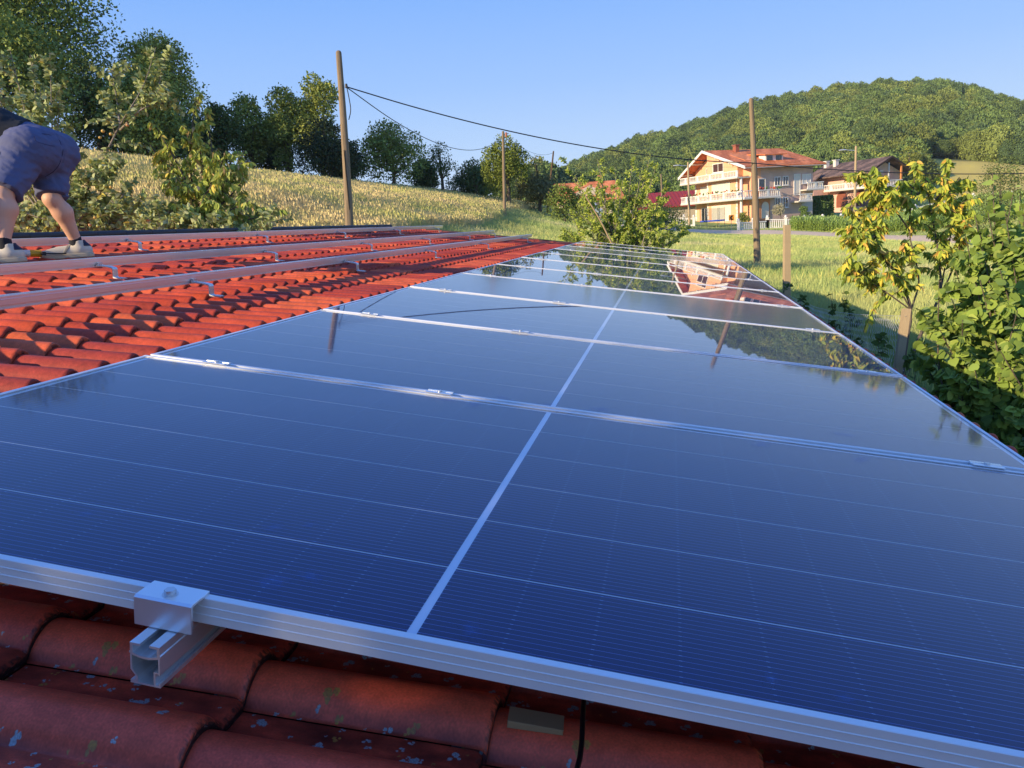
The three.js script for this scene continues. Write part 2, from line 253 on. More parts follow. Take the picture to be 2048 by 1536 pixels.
// ---------------------------------------------------------------- aluminium rails, hooks, panels, clamps
const alu = new THREE.MeshStandardMaterial({ color: 0xe9ebed, roughness: .33, metalness: .75, side: THREE.DoubleSide });
const anod = new THREE.MeshStandardMaterial({ color: 0xe2e4e6, roughness: .5, metalness: .25, side: THREE.DoubleSide });
const steel = new THREE.MeshStandardMaterial({ color: 0xd3d4d6, roughness: .34, metalness: .75, side: THREE.DoubleSide });
const railShape = P([[-.02, 0], [-.0065, 0], [-.0065, -.003], [-.0165, -.003], [-.0165, -.0135], [-.006, -.0165], [.006, -.0165], [.0165, -.0135], [.0165, -.003], [.0065, -.003], [.0065, 0], [.02, 0], [.02, -.011], [.0212, -.012], [.0212, -.014], [.02, -.015], [.02, -.0365], [.0195, -.0385], [.018, -.0365], [.0135, -.0365], [.0135, -.0525], [.018, -.0525], [.018, -.0495], [.0202, -.0495], [.0202, -.055], [-.0205, -.055], [-.0205, -.051], [-.0165, -.0505], [-.0125, -.049], [-.0125, -.0455], [-.02, -.0365], [-.02, -.015], [-.0212, -.014], [-.0212, -.012], [-.02, -.011]]);
{ const h = new THREE.Path(); [[-.0178, -.0165], [-.006, -.0192], [.006, -.0192], [.0178, -.0165], [.0178, -.0345], [.0112, -.0345], [.0112, -.0528], [-.0104, -.0528], [-.0104, -.0445], [-.0178, -.0355]].forEach(([x, y], i) => i ? h.lineTo(x, y) : h.moveTo(x, y)); h.closePath(); railShape.holes.push(h); }
const railGeo = (len) => new THREE.ExtrudeGeometry(railShape, { depth: len, bevelEnabled: false });
const boltGeo = merge([new THREE.CylinderGeometry(.0065, .0065, .006, 6).translate(0, .003, 0), new THREE.CylinderGeometry(.009, .009, .0018, 14).translate(0, -.0005, 0)]);
// the bent hook: comes out from under a tile, rises, and reaches back up the slope to the rail
function hookGeo(reach) {
  const o = [[.075, -.1125], [.075, -.107], [.016, -.107], [.0105, -.103], [.0075, -.058], [.0015, -.0475], [-.03, -.043], [-reach, -.042], [-reach, -.0475], [-.032, -.0485], [-.003, -.0525], [.002, -.06], [.0045, -.106], [.01, -.1125]];
  return new THREE.ExtrudeGeometry(P(o), { depth: .04, bevelEnabled: true, bevelSize: .0015, bevelThickness: .001, bevelSegments: 1 }).translate(0, 0, -.02);
}
function rail(v, u0, u1, h, label, hooks, reach) {
  const g = thing('mounting_rail', label, 'rail', onRoof(u0, v, h)); g.rotation.z = -SLOPE;
  part('profile', railGeo(u1 - u0).translate(0, 0, -(u1 - u0)), alu, g);
  const hg = reach ? hookGeo(reach) : null;
  for (const u of hooks) { const k = part('roof_hook', hg, steel, g); k.position.set(reach + .022, 0, -(u - u0)); part('bolt', boltGeo, steel, k).position.set(-reach + .026, -.041, 0); 
    part('clamp_plate', bx(0, .012, -.052, -.026, -.02, .02), steel, k).position.set(-reach + .0005, 0, 0); }
  return g;
}
const hooksAt = (a, n, s) => Array.from({ length: n }, (_, i) => a + i * s);
rail(-1.25, -1.9, 14.5, -.035, 'lowest bare mounting rail, nearest the laid panels', [1.05, 3.2, 5.35, 7.6, 10.2, 13.4], .11);
rail(-2.08, -1.9, 14.75, -.035, 'middle of the three bare mounting rails', [1.3, 3.45, 5.5, 7.75, 10, 12.3, 14.3], .11);
rail(-3.22, -1.9, 14.85, -.035, 'topmost bare mounting rail beside the roof ridge', [.8, 3.0, 5.2, 7.4, 9.6, 11.9, 14.2], .11);
rail(.22, -.062, 12.75, -.0365, 'rail under the upper ends of the laid panels', [], 0);
rail(.886, -.062, 12.75, -.0365, 'rail whose open sawn end sticks out below the near frame', [], 0);
rail(2.25, -.062, 12.75, -.0365, 'rail under the lower ends of the laid panels', [], 0);

// panel
const frameShape = P([[.0006, 0], [.011, 0], [.011, -.0018], [.0028, -.0018], [.0028, -.033], [.02, -.033], [.02, -.035], [0, -.035], [0, -.0245], [-.0009, -.0238], [-.0009, -.0228], [0, -.022], [0, -.0132], [-.0009, -.0125], [-.0009, -.0115], [0, -.0108], [0, -.0006]]);
const exF = (l) => new THREE.ExtrudeGeometry(frameShape, { depth: l, bevelEnabled: false }).translate(0, 0, -l / 2);
const frameGeo = merge([
  exF(PW).rotateY(Math.PI / 2).translate(0, 0, PD / 2),            // near long bar, profile facing +z
  exF(PW).rotateY(-Math.PI / 2).translate(0, 0, -PD / 2),
  exF(PD - .0226).translate(-PW / 2, -.0004, 0), exF(PD - .0226).rotateY(Math.PI).translate(PW / 2, -.0004, 0)]);
const flat = (w, d, y, us = 1, vs = 1) => { const g = new THREE.PlaneGeometry(w, d).rotateX(-Math.PI / 2).translate(0, y, 0); const uv = g.attributes.uv; for (let i = 0; i < uv.count; i++) uv.setXY(i, uv.getX(i) * us, uv.getY(i) * vs); return g; };
const CP = 0.1058, SP = 0.1833, CELLX = .1058, CELLZ = .1805;
const cellTex = tex(128, 1024, (u, v, i, j) => {
  const k = v * 16 - .5, f = Math.abs(k - Math.round(k)) / 16 * CELLZ * 1000; // mm from a wire
  const xmm = Math.min(u, 1 - u) * CELLX * 1000;
  let c = [4, 6, 70]; const fine = 2 * (j % 2);
  if (f < .42) c = [80, 102, 178];
  if (xmm < 2.4 && f < .7) c = [120, 146, 205];
  return [c[0] + fine, c[1] + fine, c[2] + fine];
});
cellTex.anisotropy = 8;
const cellMat = new THREE.MeshPhysicalMaterial({ map: cellTex, roughness: .4, specularIntensity: .35, specularColor: new THREE.Color(.2, .4, 1), side: THREE.DoubleSide });
const backMat = M(0xd6dbe4, .7);
const cellGeo = flat(CELLX, CELLZ, 0), stringGeo = flat(CP * 11 - .0018, CELLZ, 0, 11, 1);
const glassOf = (r) => new THREE.MeshPhysicalMaterial({ color: 0xffffff, roughness: r, transmission: 1, thickness: 0, ior: 1.45, side: THREE.DoubleSide });
const mirrorGlass = glassOf(.012), satinGlass = glassOf(.11), softGlass = glassOf(.05); softGlass.ior = 1.4; mirrorGlass.ior = satinGlass.ior = 1.62;
const glassGeo = flat(PW - .02, PD - .02, -.0026), sheetGeo = bx(-PW / 2 + .004, PW / 2 - .004, -.0068, -.0060, -PD / 2 + .004, PD / 2 - .004);
const ordinal = ['nearest', 'second', 'third', 'fourth', 'fifth', 'sixth', 'seventh', 'eighth', 'ninth', 'tenth', 'farthest'];
const tilts = [[0, 0], [.0005, .0008], [-.001, .001], [.001, -.0012], [-.0015, .0008], [.001, .001], [-.0006, -.001], [.001, .0004], [.0012, -.0008], [-.0006, .0004], [.0005, 0]];
for (let i = 0; i < NPAN; i++) {
  const p = thing('solar_panel', i === 0 ? 'nearest solar panel, dark blue, its silver frame edge in the foreground' : i === 10 ? 'farthest solar panel at the far end of the row' : ordinal[i] + ' solar panel of the row, counted from the foreground', 'solar panel', onRoof(PITCH * i + PD / 2, PW / 2, 0), 'solar panels in one row on the tiled roof');
  p.rotation.set(tilts[i][0], 0, -SLOPE + tilts[i][1]);
  part('frame', frameGeo, anod, p);
  part('backsheet', sheetGeo, backMat, p);
  const satin = i === 3 || i === 8;
  part('glass', glassGeo, i < 2 ? softGlass : satin ? satinGlass : mirrorGlass, p);
  for (let r = 0; r < 6; r++) for (const s of [-1, 1]) {
    const z = (r - 2.5) * SP;
    if (i < 2) for (let c = 0; c < 11; c++) { const q = part('solar_cell', cellGeo, cellMat, p); q.position.set(s * (.0065 + CP * (c + .5)), -.0056, z); }
    else part('cell_string', stringGeo, cellMat, p).position.set(s * (.0065 + CP * 5.5), -.0056, z);
  }
}
// dried hand and water marks on the glass of the near panels
{
  const marks = [0, 1, 2].map(k => tex(64, 64, (u, v) => { const d = Math.hypot(u - .5, v - .5) * 2, n = fbm(u * 5 + k * 9, v * 5, k, 3), a = clamp((1 - d * 1.15 + n * 1.4) * 1.2) * (.45 + .55 * Math.abs(fbm(u * 16, v * 16, k, 2)) * 2); return [a * 255, a * 255, a * 255]; }, false));
  const mm = marks.map(t => new THREE.MeshStandardMaterial({ color: 0x6f9cf0, roughness: .9, transparent: true, opacity: .2, alphaMap: t, side: THREE.DoubleSide })), panels = scene.children.filter(o => o.name.startsWith('solar_panel')), g = flat(1, 1, 0);
  for (const [i, u, v, w, d, k, r] of [[0, .07, .98, .05, .06, 0, .4], [0, .1, 1.02, .035, .05, 1, 1], [0, .22, .90, .03, .03, 2, 0], [0, .25, .945, .022, .03, 1, 2], [0, .16, .62, .03, .03, 0, 1], [0, .045, 1.26, .03, .04, 2, .5], [0, .06, 1.62, .022, .03, 1, 0], [0, .05, 1.70, .022, .03, 0, 2], [1, .05, 1.32, .11, .06, 2, .3], [1, .03, 1.18, .05, .04, 0, 1], [1, .04, 1.05, .06, .05, 1, 0], [0, 1.08, 1.0, .07, .05, 2, 1], [0, 1.09, .92, .04, .04, 0, 0], [0, 1.07, 1.72, .09, .05, 1, 1], [1, .12, 1.95, .08, .05, 0, 0], [0, 1.06, 1.95, .1, .04, 2, .8]]) { const m = part('smudge', g, mm[k], panels[i]); m.position.set(v - PW / 2, -.0016 + .0001 * k, PD / 2 - u); m.rotation.y = r; m.scale.set(w, 1, d); }
}
// clamps between neighbouring panels
const clampTop = new THREE.ExtrudeGeometry(P([[-.017, .0022], [-.0175, .0042], [-.006, .0046], [-.0055, .002], [.0055, .002], [.006, .0046], [.0175, .0042], [.017, .0022], [.0085, .0006], [.0075, -.034], [-.0075, -.034], [-.0085, .0006]]), { depth: .07, bevelEnabled: false }).translate(0, 0, -.035).rotateY(Math.PI / 2);
for (let b = 1; b < NPAN; b++) for (const [v, w] of [[.22, 'upper'], [.886, 'middle'], [2.25, 'lower']]) {
  const c = thing('mid_clamp', b < 3 ? `silver clamp on the ${w} rail between the ${ordinal[b - 1]} and ${ordinal[b]} panels` : `small silver clamp on the ${w} rail between the ${ordinal[b - 1]} and ${ordinal[b]} panels`, 'clamp', onRoof(PITCH * b - .01, v, 0), `clamps along the ${w} rail`);
  c.rotation.z = -SLOPE; part('clamp_body', clampTop, alu, c); part('bolt', boltGeo, steel, c).position.y = .0022;
}
{ // end clamp on the near frame
  const c = thing('end_clamp', 'silver Z shaped end clamp bolted over the near panel frame', 'clamp', onRoof(0, .886, 0)); c.rotation.z = -SLOPE;
  part('clamp_body', new THREE.ExtrudeGeometry(P([[-.011, .0008], [-.011, .0036], [.024, .0036], [.0275, .0015], [.0275, -.0345], [.0245, -.0345], [.0245, -.001], [.0225, .0008]]), { depth: .078, bevelEnabled: true, bevelSize: .0006, bevelThickness: .0006, bevelSegments: 1 }).translate(0, 0, -.039).rotateY(-Math.PI / 2), alu, c);
  const b = part('bolt', boltGeo, steel, c); b.position.set(0, .0045, .0115); b.scale.setScalar(1.1);
  part('nut', new THREE.CylinderGeometry(.004, .004, .03, 10), steel, c).position.set(0, -.03, .0115);
}
{ // things lying on the tiles
  const w = thing('wooden_wedge', 'small tan wooden wedge lying in a tile pan under the frame', 'wedge', onRoof(.115, 1.345, -.156)); w.rotation.set(0, .1, -SLOPE);
  part('wedge_body', new THREE.ExtrudeGeometry(P([[-.036, 0], [.036, 0], [.036, .006], [-.036, .009]]), { depth: .03, bevelEnabled: true, bevelSize: .001, bevelThickness: .001, bevelSegments: 1 }), M(0xa3835c, .85, { bumpMap: grainTex, bumpScale: .001 }), w);
  const pts = [[.3, 1.40, -.13], [.12, 1.405, -.12], [.03, 1.412, -.135], [-.06, 1.405, -.128], [-.14, 1.41, -.125], [-.3, 1.43, -.12], [-.6, 1.5, -.13]].map(p => onRoof(...p));
  solo('cable', tube(pts, .0035, .0035, 40, 8), M(0x0c0d10, .4), 'thin black cable coming out from under the near panel', 'cable');
}
// ---------------------------------------------------------------- trees and shrubs
const leafMat = (rough = .7) => new THREE.MeshPhysicalMaterial({ color: 0xffffff, vertexColors: true, roughness: rough, side: THREE.DoubleSide, specularIntensity: .5 });
const leafThin = new THREE.MeshPhysicalMaterial({ color: 0xffffff, vertexColors: true, roughness: .9, side: THREE.DoubleSide, transmission: .28, thickness: 0, specularIntensity: .4 });
const barkTex = tex(128, 256, (u, v) => { const a = Math.PI * 2, k = 96 + 70 * fbm(3 * Math.cos(a * u) * 3, 3 * Math.sin(a * u) * 3, v * 5, 4) + 20 * fbm(u * 40, v * 9, 2, 2); return [k, k * .88, k * .74]; }, true, 3, 1);
const bark = new THREE.MeshStandardMaterial({ map: barkTex, roughness: .95, bumpMap: barkTex, bumpScale: .01, side: THREE.DoubleSide });
const barkGrey = M(0x8d8172, .9, { bumpMap: grainTex, bumpScale: .004 });
// leaves: each a folded pair of faces with its own colour
class Leaves {
  constructor(seed) { this.p = []; this.c = []; this.R = rng(seed); }
  add(pos, dir, side, len, wid, fold, col) {
    const n = V().crossVectors(dir, side).normalize(), b = pos, tip = pos.clone().addScaledVector(dir, len), mid = pos.clone().addScaledVector(dir, len * .45).addScaledVector(n, -fold * len);
    const l = pos.clone().addScaledVector(dir, len * .45).addScaledVector(side, wid / 2), r = pos.clone().addScaledVector(dir, len * .45).addScaledVector(side, -wid / 2);
    tip.addScaledVector(n, -fold * len * 1.2);
    for (const v of [b, l, tip, b, tip, r]) { this.p.push(v.x, v.y, v.z); this.c.push(col[0], col[1], col[2]); }
  }
  geo() { const g = new THREE.BufferGeometry(); g.setAttribute('position', new THREE.Float32BufferAttribute(this.p, 3)); g.setAttribute('color', new THREE.Float32BufferAttribute(this.c, 3)); g.computeVertexNormals(); return g; }
}
const rdir = (R) => { const z = R() * 2 - 1, a = R() * 6.28, s = Math.sqrt(1 - z * z); return V(Math.cos(a) * s, z, Math.sin(a) * s); };
const tint = (c, R, k = .35, yl = 0) => { const s = 1 - k / 2 + k * R(), y = yl * R(); return [c[0] * s * (1 + y), c[1] * s * (1 + y * .35), c[2] * s]; };
// a broadleaf tree: trunk, limbs into lumps, leaves spread over and through the lumps. px box gives its place
function broadleaf({ name, label, cat = 'tree', group, px, x0, x1, yTop, yBase, depth, lumps = 16, n = 7000, leaf = .2, col = [.06, .1, .025], seed = 1, thick = .9, open = .25, tall = 1, trunkR = .22, wide = 1, low = .1, pos }) {
  const R = rng(seed), top = pos ? V(pos[0], landH(pos[0], pos[1]) + pos[2], pos[1]) : at((x0 + x1) / 2, yTop, depth), cx = top.x, cz = top.z, rad = pos ? pos[3] : (x1 - x0) / 2 * depth / F * 1.2;
  const gy = landH(cx, cz), base = V(cx, gy - .2, cz), H = top.y - gy;
  const t = thing(name, label, cat, V(cx, gy, cz), group);
  const L = new Leaves(seed + 3), centers = [], wood = [], mid = gy + H * (low + (1 - low) / 2), ry = H * (1 - low) / 2;
  for (let i = 0; i < lumps; i++) { // lumps over an egg, the highest one at the top
    const d = i === 0 ? V(0, .8, 0) : rdir(R).multiplyScalar(Math.pow(R(), .4)); const taper = 1 - .35 * Math.max(0, d.y);
    const r = rad * (.34 + .26 * R()) * (i ? 1 : .8);
    centers.push([V(cx + d.x * (rad - r * .7) * taper, mid + d.y * (ry - r * .6), cz + d.z * (rad - r * .7) * taper * wide), r]);
  }
  const tot = centers.reduce((s, c) => s + c[1] * c[1], 0);
  for (const [c, r] of centers) {
    const k = Math.round(n * r * r / tot), hue = .85 + .3 * R();
    for (let i = 0; i < k; i++) {
      const d = rdir(R); if (d.y < -.55 && R() < .7) d.y *= -1;
      const e = r * (1 - open * R() * R() * 2.2) * (1 + .34 * fbm(d.x * 2.2 + c.x, d.y * 2.2 + c.y, d.z * 2.2 + c.z, 3) * 2);
      const p = c.clone().addScaledVector(d, e); p.y = Math.max(p.y, gy + .1);
      const dir = d.clone().multiplyScalar(.5).add(rdir(R)).add(V(0, -.35, 0)).normalize(), side = V().crossVectors(dir, rdir(R)).normalize();
      L.add(p.sub(t.position), dir, side, leaf * (.6 + .8 * R()), leaf * (.45 + .45 * R()), .1, tint(col.map(v => v * hue), R, .5, .25));
    }
  }
  const crown = part('crown', L.geo(), leafMat(), t); crown.userData.kind = 'stuff';
  const tp = V(0, H * .62, 0); wood.push(tube([V(0, -.3, 0), V(rad * .05, H * .3, rad * .04), tp, V(-rad * .05, H * .85, 0)], trunkR, trunkR * .25, 14, 9, .12, seed));
  part('trunk', wood[0], bark, t);
  const limbs = centers.slice(0, 10).map(([c, r], i) => { const e = c.clone().sub(t.position), s = V(0, clamp(e.y * .6, H * .12, H * .6), 0); return tube([s, s.clone().lerp(e, .5).add(V(0, -r * .15, 0)), e], trunkR * .38, trunkR * .08, 8, 6, .1, seed + i); });
  part('limbs', merge(limbs), bark, t);
  return t;
}
const woodGroup = 'trees of the wood edge along the slope';
const darkG = [.085, .135, .034], midG = [.2, .265, .055], warmG = [.3, .35, .07];
[
  ['large leafy tree filling the upper left corner', -190, 158, -190, 52, 36, 26000, .26, midG, 5.5, .15],
  ['round tall tree just right of the corner tree', 222, 378, 60, 58, 26, 15000, .22, warmG, 4, .12],
  ['dark tree behind the apple tree, under the corner tree', 90, 250, 120, 52, 22, 9000, .22, darkG, 3, .05],
  ['dark narrow tree left of the sky gap in the wood edge', 385, 465, 196, 57, 16, 7000, .2, darkG, 2, .1],
  ['dark tree with sky showing between its stems', 440, 535, 190, 60, 16, 7500, .2, midG, 2, .22],
  ['shorter tree at the left foot of the tall pointed tree', 515, 600, 168, 60, 16, 8000, .2, midG, 2, .12],
  ['tall pointed tree at the right end of the dark wood', 572, 672, 138, 60, 20, 12000, .2, warmG, 2, .1],
  ['dense dark shrub tree right beside the left wooden pole', 590, 705, 240, 57, 14, 8000, .18, [.04, .062, .022], 2, 0],
  ['spreading oak like tree right of the left wooden pole', 712, 838, 246, 66, 20, 10000, .2, midG, 2, .1],
  ['thin airy tree with sparse crown beside the spreading tree', 848, 905, 282, 70, 12, 1500, .17, darkG, 1.2, .2],
  ['dark low shrub row tree behind the middle pole', 905, 985, 322, 74, 12, 5000, .2, darkG, 1.5, 0],
  ['bright green ivy covered tree behind the middle pole', 962, 1052, 264, 62, 18, 9000, .17, [.15, .2, .03], 1.5, .05],
  ['pale olive bush tree right of the middle pole', 1036, 1108, 306, 66, 14, 7000, .16, [.2, .215, .085], 1.5, 0],
  ['small dark tree low in the wood below the round tall tree', 250, 395, 225, 54, 14, 6500, .2, darkG, 2, 0],
].forEach(([label, x0, x1, yTop, depth, lumps, n, leaf, col, , low], i) => broadleaf({ name: 'broadleaf_tree', label, group: woodGroup, x0, x1, yTop, depth, lumps, n, leaf, col, seed: 100 + i * 7, low, open: label.includes('airy') ? .5 : .25, trunkR: .2 }));
[['low green bush at the foot of the third pole', 1085, 1165, 372, 60, [.13, .19, .035]], ['dark bush on the field edge left of the ivy tree', 880, 960, 352, 76, darkG], ['bush at the meadow edge left of the orange roof', 1120, 1190, 395, 66, midG],
 ['rounded bush below the far tan field at the right edge', 1935, 2075, 318, 62, [.1, .14, .04]], ['leafy hedge bush left of the white gate wall', 1290, 1372, 418, 84, [.07, .11, .03]]]
  .forEach(([label, x0, x1, yTop, depth, col], i) => broadleaf({ name: 'bush', label, cat: 'bush', group: 'bushes along the field edges', x0, x1, yTop, depth, lumps: 9, n: 3000, leaf: .16, col, seed: 300 + i * 5, low: 0, trunkR: .08 }));

[[-44, -34, 12, 4.6], [-51, -41, 12, 4.8], [-46, -47, 12, 4.4], [-57, -35, 14, 5], [-52, -30, 12, 4.6], [-36, -40, 8.5, 3.6], [-31, -45, 7.5, 3.2], [-41, -35, 10, 4]].forEach((pos, i) => broadleaf({ name: 'broadleaf_tree', label: ['tree just outside the left edge of the picture', 'far tree outside the left edge', 'farthest tree outside the left edge', 'tallest tree outside the left edge', 'tree outside the left edge nearest the camera', 'dark tree behind the apple tree top', 'dark tree behind the long apple branch', 'dark tree behind the worker back'][i], group: 'trees of the wood shading the upper meadow', pos, lumps: 18, n: 9000, leaf: .22, col: midG, seed: 400 + i * 3, low: .05 }));
[['dark tree filling the wood behind the cherry, low', 330, 420, 232, 62, darkG], ['dark undergrowth tree between the stems left of the pole', 470, 600, 262, 64, darkG], ['shrubby dark tree at the top edge of the meadow', 640, 720, 290, 64, darkG], ['wood edge tree low behind the apple branch', 180, 300, 205, 56, darkG], ['dark thicket right of the spreading tree', 815, 870, 318, 74, darkG], ['dark hedge tree left of the ivy covered tree', 925, 1000, 338, 78, midG]]
  .forEach(([label, x0, x1, yTop, depth, col], i) => broadleaf({ name: 'broadleaf_tree', label, group: woodGroup, x0, x1, yTop, depth, lumps: 16, n: 7000, leaf: .2, col, seed: 440 + i * 3, low: 0 }));
// the wood on the far hill: one mass of crowns
{
  const R = rng(9), Lf = new Leaves(4), g1 = new THREE.IcosahedronGeometry(1, 4), p = g1.attributes.position;
  for (let i = 0; i < p.count; i++) { const v = V(p.getX(i), p.getY(i), p.getZ(i)), s = 1 + .5 * fbm(v.x * 1.6, v.y * 1.6, v.z * 1.6, 2) + .3 * fbm(v.x * 5, v.y * 5, v.z * 5, 3); v.multiplyScalar(s * .8); p.setXYZ(i, v.x, Math.max(v.y, -.9), v.z); }
  g1.computeVertexNormals(); const core = strip(g1); core.deleteAttribute('uv'); const cc = new Float32Array(core.attributes.position.count * 3).fill(.8); core.setAttribute('color', new THREE.BufferAttribute(cc, 3));
  for (let i = 0; i < 2200; i++) { const d = rdir(R); if (d.y < -.4 && R() < .5) d.y *= -1; const s = (1 + .5 * fbm(d.x * 1.6, d.y * 1.6, d.z * 1.6, 2) + .3 * fbm(d.x * 5, d.y * 5, d.z * 5, 3)) * .88 * (1 + .12 * R()); const dir = d.clone().multiplyScalar(.6).add(rdir(R)).normalize(); const k = .7 + .7 * R(); Lf.add(d.clone().multiplyScalar(s), dir, V().crossVectors(dir, rdir(R)).normalize(), .1, .085, .1, [k, k, k]); }
  const geo = mergeGeometries([core, Lf.geo()]);
  const list = [], q = new THREE.Quaternion(), m = new THREE.Matrix4();
  const azL = Math.atan2(at(1020, 400, 1).x - CAM.x, -(at(1020, 400, 1).z - CAM.z)), azR = Math.atan2(at(2260, 300, 1).x - CAM.x, -(at(2260, 300, 1).z - CAM.z));
  for (let i = 0; i < 7000; i++) {
    const az = lerp(azL, azR, R()), d = Math.sqrt(lerp(150 * 150, 545 * 545, R())), x = CAM.x + Math.sin(az) * d, z = CAM.z - Math.cos(az) * d, r = R(), r2 = R();
    if (openField(x, z)) continue; // the open field low on the right
    if (d < 176 || (d < 200 && R() < .5)) continue;
    const s = 2.6 + 2.6 * r * r; q.setFromAxisAngle(V(0, 1, 0), r2 * 6.28); m.compose(V(x, landH(x, z) + 1.6 + s * .45, z), q, V(s * (.85 + .3 * r2), s * (.9 + .6 * R()), s));
    const k = .8 + .7 * R(), w = fbm(x / 60, z / 60, 6, 2) + (R() - .5) * .9, c = w > .25 ? [.17, .205, .05] : w < -.28 ? [.07, .11, .042] : [.11, .16, .045];
    list.push([m.clone(), new THREE.Color(c[0] * k, c[1] * k, c[2] * k)]);
  }
  const im = new THREE.InstancedMesh(geo, leafMat(.9), list.length); list.forEach(([mm, c], i) => { im.setMatrixAt(i, mm); im.setColorAt(i, c); });
  im.name = 'hillside_forest'; scene.add(im); tag(im, 'dense deciduous forest covering the far hill', 'forest', null, 'stuff');
}
// two young birch like trees standing pale in front of the wood, and the tree that shades the foreground from behind the camera
broadleaf({ name: 'broadleaf_tree', label: 'light green tree on the hill foot above the brown roofed house', group: 'trees at the foot of the far hill', x0: 1790, x1: 1850, yTop: 288, depth: 165, lumps: 12, n: 3500, leaf: .4, col: [.2, .24, .04], seed: 61, low: .05 });
broadleaf({ name: 'broadleaf_tree', label: 'grey green tree on the hill foot between the two houses', group: 'trees at the foot of the far hill', x0: 1680, x1: 1730, yTop: 302, depth: 160, lumps: 12, n: 3500, leaf: .4, col: [.16, .2, .07], seed: 67, low: .05 });
{
  const R = rng(500), t = thing('broadleaf_tree', 'tree outside the picture behind the camera, shading the foreground', 'tree', V(-5.67, -2.2, 8.54)), L = new Leaves(5), C0 = V(0, 5.8, 0);
  for (let k = 0; k < 33; k++) { const d = k ? rdir(R).multiplyScalar(Math.pow(R(), .45)) : V(0, 0, 0), c = C0.clone().add(V(d.x * 2.6, d.y * 2.2, d.z * 2.6)), r = .8 + .4 * R();
    for (let i = 0; i < 640; i++) { const e = rdir(R), p = c.clone().addScaledVector(e, r * Math.pow(R(), .35)), dir = rdir(R).add(V(0, -.3, 0)).normalize(); L.add(p, dir, V().crossVectors(dir, rdir(R)).normalize(), .11 + .06 * R(), .08, .1, tint(midG, R)); } }
  const cr = part('crown', L.geo(), leafMat(), t); cr.userData.kind = 'stuff';
  part('trunk', tube([V(0, -.2, 0), V(.1, 2, .1), V(0, 4.2, 0), V(0, 6.4, 0)], .2, .05, 12, 9, .1), bark, t);
}

// ---- near trees: real leaf outlines; the leaves nearest the camera are single pieces
function leafGeo(kind) { // in its own plane: stem at 0, tip along +x, unit length
  const out = { long: [[0, 0], [.12, .10], [.35, .19], [.6, .17], [.82, .09], [1, 0]], oval: [[0, 0], [.1, .2], [.35, .31], [.65, .27], [.88, .12], [1, 0]], heart: [[0, 0], [-.06, .22], [.12, .43], [.42, .47], [.75, .28], [1, 0]], thin: [[0, 0], [.2, .1], [.55, .12], [.85, .06], [1, 0]] }[kind];
  const bend = kind === 'long' ? .34 : kind === 'heart' ? .14 : .2, pos = [], idx = [], y = (x, w) => -bend * x * x + .45 * Math.abs(w) * (kind === 'heart' ? .35 : .6);
  out.forEach(([x, w]) => { pos.push(x, y(x, 0), 0, x, y(x, w), w, x, y(x, w), -w); });
  for (let i = 0; i < out.length - 1; i++) { const a = i * 3, b = a + 3; idx.push(a, b, a + 1, b, b + 1, a + 1, a, a + 2, b, b, a + 2, b + 2); }
  const g = new THREE.BufferGeometry(); g.setAttribute('position', new THREE.Float32BufferAttribute(pos, 3)); g.setIndex(idx); g.computeVertexNormals();
  return g;
}
const leafShapes = { long: leafGeo('long'), oval: leafGeo('oval'), heart: leafGeo('heart'), thin: leafGeo('thin') };
function plainLeaf(c) { return new THREE.MeshPhysicalMaterial({ color: new THREE.Color(...c), roughness: .95, side: THREE.DoubleSide, transmission: .28, thickness: 0, specularIntensity: .5 }); }
// list of leaf placements -> pieces + one mass
function dressLeaves(t, list, shape, palette, pieces) {
  const mats = palette.map(plainLeaf), g = leafShapes[shape];
  list.forEach(l => { l.d = l.p.distanceTo(CAM) ; });
  list.sort((a, b) => a.d - b.d);
  const inv = t.position.clone();
  list.slice(0, pieces).forEach((l, i) => { const m = part(i ? 'leaf_' + String(i).padStart(3, '0') : 'leaf', g, mats[l.k], t); m.position.copy(l.p).sub(inv); m.quaternion.copy(l.q); m.scale.setScalar(l.s); });
  palette.forEach((c, k) => { const sub = list.slice(pieces).filter(l => l.k === k); if (!sub.length) return; const im = new THREE.InstancedMesh(g, mats[k], sub.length); sub.forEach((l, i) => im.setMatrixAt(i, new THREE.Matrix4().compose(l.p.clone().sub(inv), l.q, V(l.s, l.s, l.s)))); im.name = 'foliage'; im.userData.kind = 'stuff'; t.add(im); });
}
const orient = (dir, upish) => { const x = dir.clone().normalize(), z = V().crossVectors(x, upish).normalize(), y = V().crossVectors(z, x).normalize(); return new THREE.Quaternion().setFromRotationMatrix(new THREE.Matrix4().makeBasis(x, y, z)); };
